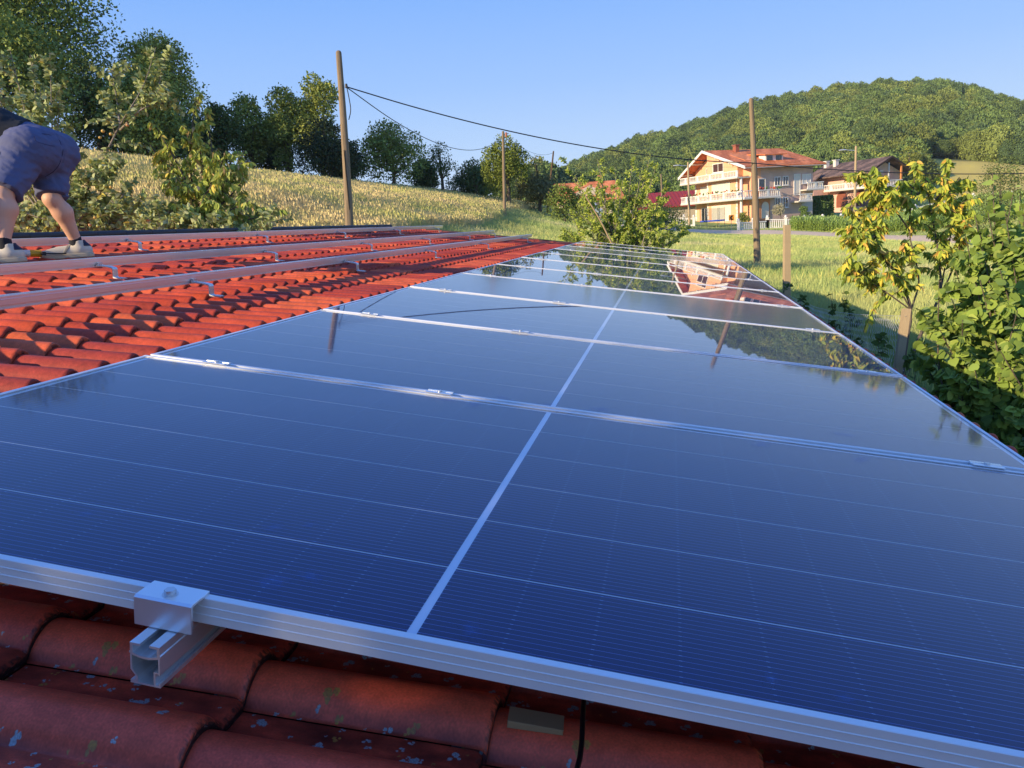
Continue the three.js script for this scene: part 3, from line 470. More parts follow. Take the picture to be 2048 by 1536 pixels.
// shoots: polylines in world space carrying leaves
function leafyShoot(list, pts, { n, size, droop, spread, pick, R, from = .15 }) {
  const c = new THREE.CatmullRomCurve3(pts);
  for (let i = 0; i < n; i++) { const t = from + (1 - from) * (i + R()) / n, p = c.getPoint(Math.min(1, t)), tan = c.getTangent(Math.min(1, t)), out = rdir(R); out.addScaledVector(tan, -out.dot(tan)).normalize();
    const dir = out.multiplyScalar(spread).addScaledVector(tan, .35).add(V(0, -droop, 0)).add(rdir(R).multiplyScalar(.25)).normalize();
    const upish = V(0, 1, 0).add(rdir(R).multiplyScalar(1.3)).addScaledVector(dir, .0); list.push({ p, q: orient(dir, upish.addScaledVector(dir, droop > .5 ? .8 : 0)), s: size * (.65 + .6 * R()), k: pick(t, R) }); }
}
function shrub({ name, label, cat, base, stems, R, shape, palette, pick, size, droop, spread, per, pieces, group, sub = 5, subLen = .5, bole = .02, barkM = bark }) {
  const t = thing(name, label, cat, base, group), list = [], wood = [];
  for (const s of stems) { // s: world points of one stem
    wood.push(tube(s.map(p => p.clone().sub(base)), bole * (s.w ?? 1), bole * .22, 14, 6, .1));
    const c = new THREE.CatmullRomCurve3(s);
    leafyShoot(list, s, { n: per, size, droop, spread, pick, R, from: s.from ?? .3 });
    for (let k = 0; k < sub; k++) { const f = (s.from ?? .25) + (.95 - (s.from ?? .25)) * (k + R()) / sub, p = c.getPoint(f), tan = c.getTangent(f), o = rdir(R).addScaledVector(tan, .6).add(V(0, .25, 0)).normalize(), l = subLen * (.5 + .7 * R()) * (1.15 - .6 * f); const e = p.clone().addScaledVector(o, l), m = p.clone().addScaledVector(o, l * .5).add(V(0, l * .08, 0)); e.y -= l * .12 * droop;
      wood.push(tube([p.clone().sub(base), m.clone().sub(base), e.clone().sub(base)], bole * .32, bole * .12, 5, 5)); leafyShoot(list, [p, m, e], { n: Math.round(per * .8), size, droop, spread, pick, R, from: .12 }); }
  }
  part('branches', merge(wood), barkM, t); dressLeaves(t, list, shape, palette, pieces); return { t, list };
}
{ // right: young cherry, leaves turning yellow
  const R = rng(41), D = 9.2, b = at(1800, 800, D); b.y = landH(b.x, b.z);
  const a = (x, y, d) => at(x, y, d);
  const fork1 = a(1822, 620, D), fork2 = a(1880, 590, D + .35);
  const S = (...p) => p; const stems = [
    S(b.clone(), a(1812, 690, D), fork1, a(1800, 560, D), a(1740, 480, D - .1), a(1700, 400, D)), S(fork1, a(1790, 560, D - .1), a(1752, 470, D - .2), a(1760, 400, D - .2)), S(fork1, a(1838, 560, D + .1), a(1818, 460, D), a(1826, 390, D), a(1832, 330, D)),
    S(b.clone(), a(1845, 660, D + .3), fork2, a(1878, 520, D + .3), a(1862, 420, D + .3), a(1850, 350, D + .2)), S(fork2, a(1892, 520, D + .4), a(1905, 430, D + .3), a(1890, 335, D + .3)), S(fork2, a(1905, 540, D + .4), a(1922, 470, D + .4), a(1920, 400, D + .4)), S(fork1, a(1780, 590, D), a(1730, 555, D + .1), a(1700, 520, D)),
    S(a(1818, 460, D), a(1790, 420, D - .3), a(1755, 380, D - .4), a(1720, 352, D - .4)), S(a(1752, 470, D - .2), a(1730, 480, D - .3), a(1705, 470, D - .3)), S(a(1862, 420, D + .3), a(1880, 390, D + .5), a(1915, 372, D + .6))];
  stems.forEach((s, i) => { s.from = i === 0 || i === 3 ? .5 : .3; s.w = i === 0 || i === 3 ? 1.3 : .55; });
  shrub({ name: 'cherry_tree', label: 'young cherry tree turning yellow in front of the houses on the right', cat: 'tree', base: b, stems, R, shape: 'long', size: .1, droop: .85, spread: .8, per: 40, sub: 12, subLen: .42, pieces: 300, bole: .02,
    palette: [[.36, .44, .06], [.5, .55, .075], [.8, .64, .09], [.8, .46, .1], [.24, .33, .045]], pick: (t, R) => { const r = R(); return r < .32 ? 0 : r < .6 ? 1 : r < .8 ? 2 : r < .88 ? 3 : 4; } });
}
{ // right edge: hazel with big round leaves
  const R = rng(43), D = 5.6, b = at(2010, 1010, D); b.y = landH(b.x, b.z); const stems = [];
  const tops = [[1860, 640, .2], [1878, 560, -.1], [1905, 520, .3], [1930, 470, -.2], [1950, 430, .2], [1985, 345, 0], [2010, 420, -.3], [2040, 390, .2], [2060, 480, -.5], [2085, 400, 0], [1890, 700, -.4], [1925, 640, -.5], [1960, 560, -.5], [2000, 540, -.6], [2035, 620, -.7], [1850, 740, .1], [1900, 780, -.4], [1950, 740, -.6], [2000, 700, -.7], [2120, 500, .2], [2110, 620, -.4], [1985, 640, .4], [1930, 560, .5], [2050, 560, .5], [1960, 470, 0], [2000, 400, .1], [2030, 370, -.2], [2048, 430, .1], [2072, 360, .1], [1932, 520, .1], [2022, 470, .2], [1976, 425, -.1], [2055, 520, 0], [1905, 600, 0], [1880, 660, -.2], [2100, 440, -.3], [2015, 580, -.2]];
  for (const [x, y, dd] of tops) { const e = at(x, y, D + dd), o = b.clone().add(V((R() - .5) * .5, 0, (R() - .5) * .5)), m = o.clone().lerp(e, .55).add(V((R() - .5) * .2, .15, (R() - .5) * .2)); const s = [o, o.clone().lerp(m, .5).add(V(0, .05, 0)), m, e]; s.from = .28; stems.push(s); }
  shrub({ name: 'hazel_bush', label: 'big leaved green hazel bush at the right edge beside the roof', cat: 'bush', base: b, stems, R, shape: 'heart', size: .064, droop: .5, spread: .9, per: 40, sub: 9, subLen: .38, pieces: 300, bole: .013,
    palette: [[.24, .34, .06], [.32, .43, .075], [.17, .25, .045], [.42, .5, .1]], pick: (t, R) => { const r = R(); return r < .35 ? 0 : r < .65 ? 1 : r < .85 ? 2 : 3; } });
}
{ // dark low growth under the hazel and along the fence
  const R = rng(44); for (const [label, x, y, d, n] of [['dark weedy bush low under the hazel beside the roof edge', 1985, 1000, 5.0, 9], ['shaded nettles and weeds at the foot of the fence post', 1720, 760, 8.0, 12], ['weeds against the wire fence behind the concrete post', 1640, 640, 11.5, 10]]) {
    const b = at(x, y, d); b.y = landH(b.x, b.z); const stems = [];
    for (let i = 0; i < n; i++) { const a = R() * 6.28, r = .15 + .8 * R(), o = b.clone().add(V(Math.cos(a) * r * .7, 0, Math.sin(a) * r)); o.y = landH(o.x, o.z); const e = o.clone().add(V((R() - .5) * .3, .55 + .5 * R(), (R() - .5) * .3)); stems.push(Object.assign([o, o.clone().lerp(e, .5), e], { from: .1 })); }
    shrub({ name: 'weed_clump', label, cat: 'weeds', base: b, stems, R, shape: 'oval', size: .075, droop: .4, spread: .9, per: 16, sub: 4, subLen: .3, pieces: 0, bole: .006, palette: [[.09, .14, .025], [.13, .19, .035]], pick: (t, R) => R() < .5 ? 0 : 1 });
  }
}
{ // left: cherry with hanging leaves behind the ridge
  const R = rng(45), D = 11, b = at(405, 560, D); b.y = landH(b.x, b.z); const stems = [], j = at(400, 440, D);
  for (const [x, y, dd] of [[392, 192, 0], [386, 260, .1], [310, 250, -.2], [335, 300, .1], [490, 300, .1], [452, 300, -.2], [440, 350, -.5], [350, 350, -.4], [495, 350, .3], [300, 290, .2], [420, 330, .4], [370, 420, -.6], [500, 400, -.3], [440, 420, -.6], [330, 420, -.3], [415, 240, .2], [540, 430, 0]]) { const e = at(x, y, D + dd), m = j.clone().lerp(e, .5).add(V((R() - .5) * .3, -.05, 0)); stems.push(Object.assign([j.clone(), m, e], { from: .12 })); }
  stems.push(Object.assign([b.clone(), b.clone().lerp(j, .5), j.clone()], { from: .9, w: 2 }));
  shrub({ name: 'cherry_tree', label: 'cherry tree with hanging leaves behind the ridge left of the pole', cat: 'tree', base: b, stems, R, shape: 'long', size: .105, droop: .95, spread: .65, per: 44, sub: 8, subLen: .5, pieces: 300, bole: .022,
    palette: [[.42, .49, .09], [.56, .6, .14], [.27, .34, .06], [.8, .62, .12], [.66, .45, .2]], pick: (t, R) => { const r = R(); return r < .36 ? 0 : r < .64 ? 1 : r < .86 ? 2 : r < .94 ? 3 : 4; } });
}
{ // left: apple tree with pale leaves, long branch and low boughs
  const R = rng(46), D = 10.5, b = at(120, 600, D); b.y = landH(b.x, b.z); const stems = [], j = at(110, 470, D);
  const add = (...p) => stems.push(Object.assign(p.map(q => at(...q)), { from: .08 }));
  for (const [x, y, dd] of [[20, 100, 0], [60, 110, .3], [100, 105, -.2], [-30, 130, .2], [80, 180, .2], [118, 200, -.1], [40, 200, -.3], [0, 180, .4], [130, 260, 0], [-40, 250, 0], [150, 330, -.2], [60, 260, .4], [-70, 150, 0], [20, 270, 0]]) stems.push(Object.assign([j.clone(), j.clone().lerp(at(x, y, D + dd), .55), at(x, y, D + dd)], { from: .3 }));
  add([150, 430, D], [205, 320, D - .2], [240, 250, D - .2], [285, 175, D - .1], [312, 95, D]); add([240, 250, D - .2], [232, 190, D], [222, 138, D]); add([262, 215, D - .1], [310, 190, D], [325, 130, D]); add([240, 260, D], [290, 215, D - .2], [338, 205, D]);
  for (const [x, y] of [[200, 400], [240, 430], [280, 410], [330, 440], [170, 440], [210, 450], [260, 380], [300, 445], [370, 455], [190, 350], [420, 455], [470, 450], [540, 445], [130, 430], [230, 340], [90, 440], [40, 430], [150, 400], [60, 400], [10, 440]]) stems.push(Object.assign([j.clone().lerp(at(250, 480, D), R()), at(x - 20, y + 20, D - .2), at(x, y, D - .3 + .6 * R())], { from: .2 }));
  const { t, list } = shrub({ name: 'apple_tree', label: 'apple tree with pale upturned leaves behind the worker', cat: 'tree', base: b, stems, R, shape: 'oval', size: .075, droop: .25, spread: .8, per: 40, sub: 9, subLen: .5, pieces: 300, bole: .017, barkM: barkGrey,
    palette: [[.40, .45, .17], [.54, .58, .28], [.27, .33, .1], [.7, .6, .14]], pick: (t, R) => { const r = R(); return r < .38 ? 0 : r < .62 ? 1 : r < .96 ? 2 : 3; } });
  const ag = new THREE.SphereGeometry(1, 12, 9), am = [M(0xc2a04e, .5), M(0xb98a55, .5), M(0xa3a552, .5)];
  ag.attributes.position.array.forEach((v, i, arr) => { if (i % 3 === 1) { const x = arr[i - 1], z = arr[i + 1]; arr[i] = v * .92 - .12 * Math.sign(v) * Math.exp(-(x * x + z * z) * 9); } }); ag.computeVertexNormals();
  for (const [x, y] of [[206, 262], [222, 268], [200, 275], [232, 345], [210, 372], [222, 374], [285, 430], [296, 440], [190, 435], [180, 450], [196, 452], [255, 250]]) { const m = part('apple', ag, am[Math.floor(R() * 3)], t); m.position.copy(at(x, y, D - .5)).sub(t.position); m.scale.setScalar(.02 + .005 * R()); }
}
{ // the bush beyond the far end of the roof, with its leaning stick
  const R = rng(47), D = 20.5, b = at(1240, 540, D); b.y = landH(b.x, b.z); const stems = [];
  for (let i = 0; i < 46; i++) { const x = 1120 + 260 * R(), edge = 1 - Math.pow(Math.abs((x - 1250) / 140), 2.2), y = lerp(480, 330 + 20 * R(), clamp(edge) * (.35 + .65 * R())); const e = at(x, y, D + (R() - .5) * 1.6), o = b.clone().add(V((R() - .5) * 1.4, 0, (R() - .5) * 1)); stems.push(Object.assign([o, o.clone().lerp(e, .5).add(V((R() - .5) * .3, .1, (R() - .5) * .3)), e], { from: .2 })); }
  for (const [x, y] of [[1128, 315], [1195, 318], [1265, 322], [1300, 312], [1315, 325], [1230, 335], [1345, 350], [1150, 350], [1285, 335]]) { const e = at(x, y, D + (R() - .5)); stems.push(Object.assign([b.clone(), b.clone().lerp(e, .6), e], { from: .3 })); }
  shrub({ name: 'willow_bush', label: 'broad green bush of small leaves behind the far end of the panels', cat: 'bush', base: b, stems, R, shape: 'long', size: .08, droop: .05, spread: .7, per: 66, sub: 7, subLen: .5, pieces: 0, bole: .022, barkM: barkGrey,
    palette: [[.4, .48, .075], [.54, .6, .1], [.27, .36, .06], [.66, .7, .13]], pick: (t, R) => { const r = R(); return r < .36 ? 0 : r < .62 ? 1 : r < .88 ? 2 : 3; } });
  solo('leaning_stick', tube([at(1171, 392, D - 1.2), at(1200, 440, D - 1.2), at(1232, 505, D - 1.2)], .018, .024, 8, 7), M(0xa08a66, .9), 'thin bare stick leaning in the bush behind the panels', 'stick');
}
// ---------------------------------------------------------------- houses
const DEG = Math.PI / 180;
const plasterTex = (r, g, b, s) => tex(256, 256, (u, v) => { const a = Math.PI * 2, n = fbm(3 * Math.cos(a * u), 3 * Math.sin(a * u) + s, 3 * Math.cos(a * v) + 2 * Math.sin(a * v), 4) * 22 + fbm(u * 60, v * 60, s, 2) * 12; return [r + n, g + n, b + n]; }, true, .25, .25);
const roofTex = (r, g, b, s) => tex(256, 256, (u, v, i, j) => { const row = (v * 16) % 1, cl = (u * 16 + (Math.floor(v * 16) % 2) * .5) % 1, id = Math.floor(v * 16) * 31 + Math.floor(u * 16 + (Math.floor(v * 16) % 2) * .5) % 16, q = (Math.sin(id * 12.9898 + s) * 43758.5453) % 1; const n = q * 26 + fbm(u * 6, v * 6, s, 3) * 40; return [r + n, g + n * .8, b + n * .7]; }, true, .25, .25);
const white = M(0xe6e1d8, .7), glassDark = new THREE.MeshPhysicalMaterial({ color: 0x1a2026, roughness: .05, specularIntensity: 1, clearcoat: 1, clearcoatRoughness: .03, side: THREE.DoubleSide }), curtain = M(0xd9d4c6, .5, {}), brown = M(0x4a2c20, .6), timber = M(0xd8c8b0, .8);
function house(name, label, origin, rot) { const g = thing(name, label, 'house', origin); g.rotation.y = rot; return g; }
// an opening on the facade x = X (facing -x) or z = Z (facing +z): frame, pane, sill
function win(h, face, c, a0, a1, y0, y1, pane, muntins = 1, nm = 'window') {
  const f = [], fr = .09, d = .09; const box = (p0, p1, q0, q1, o0, o1) => face === 'x' ? bx(c - o1, c - o0, q0, q1, -p1, -p0) : bx(p0, p1, q0, q1, c + o0, c + o1);
  f.push(box(a0, a1, y1 - fr, y1, .004, d), box(a0, a1, y0, y0 + fr, .004, d), box(a0, a0 + fr, y0 + fr, y1 - fr, .004, d), box(a1 - fr, a1, y0 + fr, y1 - fr, .004, d));
  for (let i = 1; i <= muntins; i++) { const p = lerp(a0, a1, i / (muntins + 1)); f.push(box(p - .04, p + .04, y0 + fr, y1 - fr, .004, d - .01)); }
  const w = part(nm, merge(f), white, h); part('pane', box(a0 + fr, a1 - fr, y0 + fr, y1 - fr, .012, .05), pane, w);
  if (nm === 'window') part('sill', box(a0 - .08, a1 + .08, y0 - .07, y0 - .003, .004, .18), white, w);
  return w;
}
function balcony(h, x0, x1, z0, z1, yb, yt, sides) { // slab with white balusters on the named sides
  const s = part('balcony', bx(x0, x1, yb - .16, yb, z0, z1), M(0xcfc6b8, .8), h), r = [], b = [];
  const run = (ax, p0, p1, fix) => { const n = Math.max(2, Math.round((p1 - p0) / .3)); const box = (a, c, y0, y1, t) => ax === 'x' ? bx(a, c, y0, y1, fix - t, fix + t) : bx(fix - t, fix + t, y0, y1, a, c);
    r.push(box(p0, p1, yt - .1, yt, .08), box(p0, p1, yb + .002, yb + .09, .07)); for (let i = 0; i < n; i++) { const p = lerp(p0, p1, (i + .5) / n); if (i % 9 === 4) b.push(box(p - .16, p + .16, yb + .09, yt - .1, .06)); else { b.push(box(p - .055, p + .055, yb + .09, lerp(yb, yt, .45), .055), box(p - .035, p + .035, lerp(yb, yt, .45) + .001, yt - .1, .035)); } } };
  for (const k of sides) { if (k === 'f') run('z', z0, z1, x0 + .1); if (k === 'r') run('x', x0 + .2, x1, z1 - .1); if (k === 'l') run('x', x0 + .2, x1, z0 + .1); if (k === 'e') run('z', z0 + .2, z1 - .2, x1 - .1); }
  part('rail', merge(r), white, s); part('balusters', merge(b), white, s); return s;
}
const slab = (a, b, c, d, t, nrm) => { // roof plane a-b (upper), d-c (lower), thickness t downwards
  const g = new THREE.BufferGeometry(), lo = [a, b, c, d].map(p => p.clone().add(V(0, -t, 0))), q = [a, b, c, d, ...lo], w = b.distanceTo(a), l = d.distanceTo(a), pos = [], uv = [];
  const quad = (i, j, k, m, us, vs) => { for (const [n, u, v] of [[i, 0, 0], [j, us, 0], [k, us, vs], [i, 0, 0], [k, us, vs], [m, 0, vs]]) { pos.push(q[n].x, q[n].y, q[n].z); uv.push(u, v); } };
  quad(0, 3, 2, 1, l, w); quad(4, 5, 6, 7, w, l); quad(0, 1, 5, 4, w, t); quad(1, 2, 6, 5, l, t); quad(2, 3, 7, 6, w, t); quad(3, 0, 4, 7, l, t);
  g.setAttribute('position', new THREE.Float32BufferAttribute(pos, 3)); g.setAttribute('uv', new THREE.Float32BufferAttribute(uv, 2)); g.computeVertexNormals(); return g; };
const flowerRed = M(0xb04a3a, .8), leafG = M(0x4d6b2a, .9);
function flowers(h, x, y, z, n, seed, mat = flowerRed) { const R = rng(seed), l = []; for (let i = 0; i < n; i++) l.push(new THREE.IcosahedronGeometry(.05 + .06 * R(), 0).translate(x + (R() - .5) * .5, y + R() * .28, z + (R() - .5) * .5)); const m = part('flower_box', merge(l), mat, h); return m; }

{ // ------ the big peach house
  const k = 1.116, K = at(1503, 447, 106), rot = 33.9 * DEG; K.y -= .1;
  const h = house('peach_house', 'large three storey peach house with white balconies and orange roof', K, rot); h.scale.setScalar(k);
  const peach = new THREE.MeshStandardMaterial({ map: plasterTex(232, 178, 138, 1), roughness: .9 }), taupe = new THREE.MeshStandardMaterial({ map: plasterTex(206, 176, 158, 4), roughness: .9 });
  const LZ = 11.6, LX = 9.8;
  part('wall', bx(.003, 1.5, -1.5, 6.75, -LZ, -.003), peach, h); 
  part('wall', bx(1.5, LX, -1.5, 6.75, -LZ + .003, 0), taupe, h);
  part('wall', bx(-.9, .0, -1.5, 6.9, -7.7, -1.5), peach, h); // projecting middle bay
  part('wall', prism([[1.5, 6.9], [7.7, 6.9], [7.62, 9.45], [1.5, 7.45]], .9).rotateY(Math.PI / 2).translate(-.9, 0, 0).scale(1, 1, 1), peach, h);
  part('wall', prism([[.1, 6.75], [11.5, 6.75], [11.5, 7.35], [7.59, 9.5], [.1, 6.95]], .3).rotateY(Math.PI / 2).translate(.02, 0, 0), peach, h);
  part('wall', prism([[.1, 6.75], [11.5, 6.75], [11.5, 7.35], [7.59, 9.5], [.1, 6.95]], .3).rotateY(Math.PI / 2).translate(LX - .3, 0, 0), taupe, h);
  part('porch_wall', bx(.6, 2.86, -1.5, 2.95, .0, .06), M(0xc98a60, .9), h);
  // quoins
  const qn = []; for (let i = 0; i < 15; i++) { const w = i % 2 ? .34 : .22, y = -.4 + i * .46; qn.push(bx(-.93, -.9 + w * 0 + .0 - .003, y, y + .4, -1.5 - w, -1.5 + .02), bx(-.93, -.903, y, y + .4, -7.72, -7.7 + w), bx(-.03, .0, y, y + .4, -LZ - .02, -LZ + w)); } part('quoins', merge(qn), white, h);
  for (const y of [[-1.5, 3.3], [3.52, 5.76]]) part('column', new THREE.CylinderGeometry(.16, .19, y[1] - y[0], 12).translate(-1.35, (y[0] + y[1]) / 2, -.25), white, h);
  // roof
  const rm = new THREE.MeshStandardMaterial({ map: roofTex(212, 122, 68, 3), roughness: .85, bumpMap: grainTex, bumpScale: .02, side: THREE.DoubleSide });
  const RY = 9.78, x0 = -1.7, x1 = 11.1, rr = new THREE.Group(); rr.name = 'roof'; h.add(rr);
  part('roof_slope', slab(V(x0, RY, -7.59), V(x1, RY, -7.59), V(x1, 6.98, .95), V(x0, 6.98, .95), .16), rm, rr); part('roof_slope', slab(V(x1, RY, -7.59), V(x0, RY, -7.59), V(x0, 6.75, -13.1), V(x1, 6.75, -13.1), .16), rm, rr);
  for (const x of [x0 - .06]) { part('bargeboard', slab(V(x, RY + .05, -7.59), V(x + .1, RY + .05, -7.59), V(x + .1, 7.03, .95), V(x, 7.03, .95), .34), white, rr); part('bargeboard', slab(V(x + .1, RY + .05, -7.59), V(x, RY + .05, -7.59), V(x, 6.80, -13.1), V(x + .1, 6.80, -13.1), .34), white, rr); }
  for (const z of [-2.2, -4.9, -9.8, -12.2]) part('rafter', bx(x0, 0, table([[-13.9, 6.1], [-7.59, 9.4], [.95, 6.6]], z) - .1, table([[-13.9, 6.1], [-7.59, 9.4], [.95, 6.6]], z) + .08, z - .08, z + .08), timber, rr);
  part('gutter', bx(x0, x1, 6.72, 6.84, .93, 1.06), M(0xb8a89c, .5), rr);
  const ch = part('chimney', bx(2.7, 3.25, 9.0, 10.15, -6.9, -6.3), M(0x9b5a44, .9), rr); part('chimney_cap', bx(2.6, 3.35, 10.17, 10.32, -7.0, -6.2), M(0x8d5947, .9), ch);
  // dormer
  const dm = part('dormer', bx(3.35, 6.15, 7.3, 8.45, -2.6, -1.35), white, rr); part('dormer_roof', slab(V(3.0, 8.85, -4.7), V(6.5, 8.85, -4.7), V(6.5, 8.5, -1.0), V(3.0, 8.5, -1.0), .12), rm, dm); for (const a of [3.55, 5.0]) part('dormer_window', bx(a, a + .9, 7.75, 8.35, -1.34, -1.3), glassDark, dm);
  part('roof_hatch', slab(V(.5, 8.9, -4.8), V(3.2, 8.9, -4.8), V(3.3, 7.9, -1.7), V(.5, 7.9, -1.7), .05), new THREE.MeshStandardMaterial({ map: roofTex(222, 138, 84, 7), roughness: .85 }), rr);
  // left facade: bay at x = -.9, recess at x = 0
  win(h, 'x', -.9, 4.15, 6.35, 6.8, 7.95, brown, 1); win(h, 'x', 0, 8.2, 9.0, 6.8, 7.6, brown, 0);
  win(h, 'x', -.9, 2.9, 6.6, 4.15, 5.4, curtain, 2); win(h, 'x', 0, 8.2, 10.3, 4.0, 5.25, curtain, 1);
  const d1 = win(h, 'x', -.9, 2.75, 6.7, .55, 2.6, curtain, 3, 'glass_door'), d2 = win(h, 'x', 0, 8.0, 10.2, .55, 2.5, glassDark, 2, 'glass_door');
  balcony(h, -2.1, .0, -12.2, -.05, 5.84, 6.62, ['f', 'l']); balcony(h, -2.1, .0, -12.1, 1.25, 3.2, 4.1, ['f', 'l', 'r']); balcony(h, .003, 3.55, .06, 1.25, 3.198, 4.1, ['r', 'e']);
  for (let i = 0; i < 12; i++) flowers(h, -2.0, 4.1, -11 + i * .98, 8, 700 + i, i % 3 ? leafG : flowerRed); for (let i = 0; i < 4; i++) flowers(h, .6 + i * .9, 4.1, 1.15, 8, 720 + i, i % 2 ? leafG : flowerRed);
  // right facade
  win(h, 'z', 0, 3.55, 4.5, 4.5, 5.62, glassDark, 1); win(h, 'z', 0, 4.85, 5.75, 4.52, 5.65, glassDark, 1); win(h, 'z', 0, 7.95, 9.4, 4.6, 5.8, curtain, 1); win(h, 'z', 0, 6.65, 7.7, 3.2, 5.85, curtain, 0, 'balcony_door'); win(h, 'z', .06, 1.0, 2.1, 4.0, 5.5, glassDark, 0, 'balcony_door');
  win(h, 'z', 0, 3.6, 4.5, 1.9, 3.05, glassDark, 1); win(h, 'z', 0, 4.85, 5.75, 1.75, 3.05, glassDark, 1);
  balcony(h, 7.72, 10.6, .003, 1.1, 3.85, 4.7, ['r', 'e']); balcony(h, 6.2, 8.46, .003, 1.4, 2.45, 3.3, ['r', 'e']);
  part('arched_door', new THREE.ExtrudeGeometry((() => { const s = new THREE.Shape(); s.moveTo(-.55, 0); s.lineTo(.55, 0); s.lineTo(.55, 1.5); s.absarc(0, 1.5, .55, 0, Math.PI); s.closePath(); return s; })(), { depth: .08, bevelEnabled: false }).translate(2.05, .6, .062), M(0xdad2c4, .6), h);
  part('garage_door', bx(7.9, 9.7, -.6, 2.3, .004, .06), M(0xb9b3ac, .7), h);
  // string course
  part('string_course', bx(1.5, LX, 3.3, 3.42, .001, .05), M(0xcdb49f, .9), h);
}
{ // ------ the brown roofed house on the right
  const k = 1.24, d = 130, K = at(1600 + 975 / 7.314, 290 + 790 / 7.314, d), rot = 33.9 * DEG; K.y -= .05;
  const h = house('brown_roof_house', 'two storey pink house with brown gable roof and long balcony', K, rot); h.scale.setScalar(k);
  const pink = new THREE.MeshStandardMaterial({ map: plasterTex(222, 178, 158, 2), roughness: .9 }), pale = new THREE.MeshStandardMaterial({ map: plasterTex(222, 190, 172, 5), roughness: .9 });
  part('wall', bx(0, 6.0, -2, 3.6, -10, 0), pink, h); part('wall', bx(-.003, 2.4, -2, 3.6, -.2, .006), pale, h);
  part('gable_wall', prism([[-.1, 3.6], [6.0, 3.6], [2.6, 5.15]], .2).translate(0, 0, -.2), pale, h);
  const rm = new THREE.MeshStandardMaterial({ map: roofTex(104, 84, 72, 9), roughness: .9, side: THREE.DoubleSide }), dk = M(0x3a2a22, .85), rr = new THREE.Group(); rr.name = 'roof'; h.add(rr);
  const RX = 2.75, RY = 5.55;
  part('roof_slope', slab(V(RX, RY, -10.6), V(RX, RY, 1.6), V(-1.5, 3.55, 1.6), V(-1.5, 3.55, -10.6), .14), rm, rr); part('roof_slope', slab(V(RX, RY, 1.6), V(RX, RY, -10.6), V(7.0, 3.45, -10.6), V(7.0, 3.45, 1.6), .14), rm, rr);
  part('bargeboard', slab(V(RX, RY + .03, 1.6), V(RX, RY + .03, 1.68), V(-1.5, 3.58, 1.68), V(-1.5, 3.58, 1.6), .26), dk, rr); part('bargeboard', slab(V(RX, RY + .03, 1.68), V(RX, RY + .03, 1.6), V(7.0, 3.48, 1.6), V(7.0, 3.48, 1.68), .26), dk, rr);
  for (const z of [-9.6, -7.8]) { const c = part('chimney', bx(1.6, 2.2, 4.7, 5.9, z, z + .5), M(0xd8cfc2, .8), rr); part('chimney_cap', bx(1.5, 2.3, 5.92, 6.02, z - .1, z + .6), M(0xe0dcd2, .7), c); }
  balcony(h, -1.3, 0, -6.6, 1.3, 1.6, 2.4, ['f', 'r']); balcony(h, .003, 5.2, .01, 1.3, 1.598, 2.4, ['r', 'e']);
  win(h, 'z', .006, .75, 1.65, 2.4, 3.45, glassDark, 1); win(h, 'z', .006, .85, 1.6, .2, 1.2, glassDark, 1); part('air_conditioner', bx(2.0, 2.6, 3.4, 3.8, .01, .3), white, h);
  part('post', bx(2.55, 2.7, 2.4, 4.7, 1.1, 1.25), white, h); part('post', bx(4.9, 5.1, 1.7, 4.2, 1.05, 1.25), M(0xd08a50, .8), h);
  for (const z of [-4.4, -1.0]) { const a = new THREE.Shape(); a.absarc(0, 0, 1.0, 0, Math.PI); a.lineTo(-1, -1.2); a.lineTo(1, -1.2); part('arch_opening', new THREE.ExtrudeGeometry(a, { depth: .05, bevelEnabled: false }).rotateY(-Math.PI / 2).translate(-.004, .35, z), M(0x8a4d38, .9), h); }
  // lower wing towards the peach house
  part('wall', bx(-3.0, 0, -2, 2.0, -12, -6.8), pink, h); part('wing_roof', slab(V(-1.5, 4.4, -13), V(-1.5, 4.2, -6.6), V(-4.4, 2.0, -6.6), V(-4.4, 2.2, -13), .14), rm, rr);
}
{ // ------ roofs half hidden on the left of the peach house
  const o = at(1180, 400, 118), h = house('orange_roof_house', 'house with plain orange roof half hidden behind the willow bush', o, 20 * DEG);
  const rm = new THREE.MeshStandardMaterial({ map: roofTex(212, 128, 80, 12), roughness: .85, side: THREE.DoubleSide });
  part('wall', bx(-4, 4, -3, .3, -6, 0), M(0xd8c8b0, .9), h); part('gable_wall', prism([[-4, .3], [4, .3], [0, 2.2]], .2).translate(0, 0, -.2), M(0xd8c8b0, .9), h);
  part('roof_slope', slab(V(-5, 2.9, -3), V(5, 2.9, -3), V(5.4, .0, 1), V(-5.4, .0, 1), .15), rm, h); part('roof_slope', slab(V(5, 2.9, -3), V(-5, 2.9, -3), V(-5.4, .0, -7), V(5.4, .0, -7), .15), rm, h); part('chimney', bx(2.2, 2.8, 2, 3.8, -3.3, -2.7), M(0xb07a5a, .9), h);
  const o2 = at(1345, 420, 122), b = house('red_roof_barn', 'long barn with dark red sheet roof beside the peach house', o2, 12 * DEG); b.userData.category = 'barn';
  const rib = []; for (let i = 0; i < 24; i++) rib.push(slab(V(-6 + i * .62, 3.06, -4), V(-5.92 + i * .62, 3.06, -4), V(-5.92 + i * .62, .56, 2), V(-6 + i * .62, .56, 2), .05));
  const red = M(0x9c3428, .6); part('wall', bx(-5.5, 8, -3, .6, -8, 1.2), M(0xbdb2a2, .9), b); part('roof_slope', slab(V(-6.2, 3.0, -4), V(8.8, 3.0, -4), V(8.8, .5, 2), V(-6.2, .5, 2), .1), red, b); part('roof_ribs', merge(rib), red, b); part('roof_slope', slab(V(8.8, 3.0, -4), V(-6.2, 3.0, -4), V(-6.2, .5, -10), V(8.8, .5, -10), .1), red, b);
}
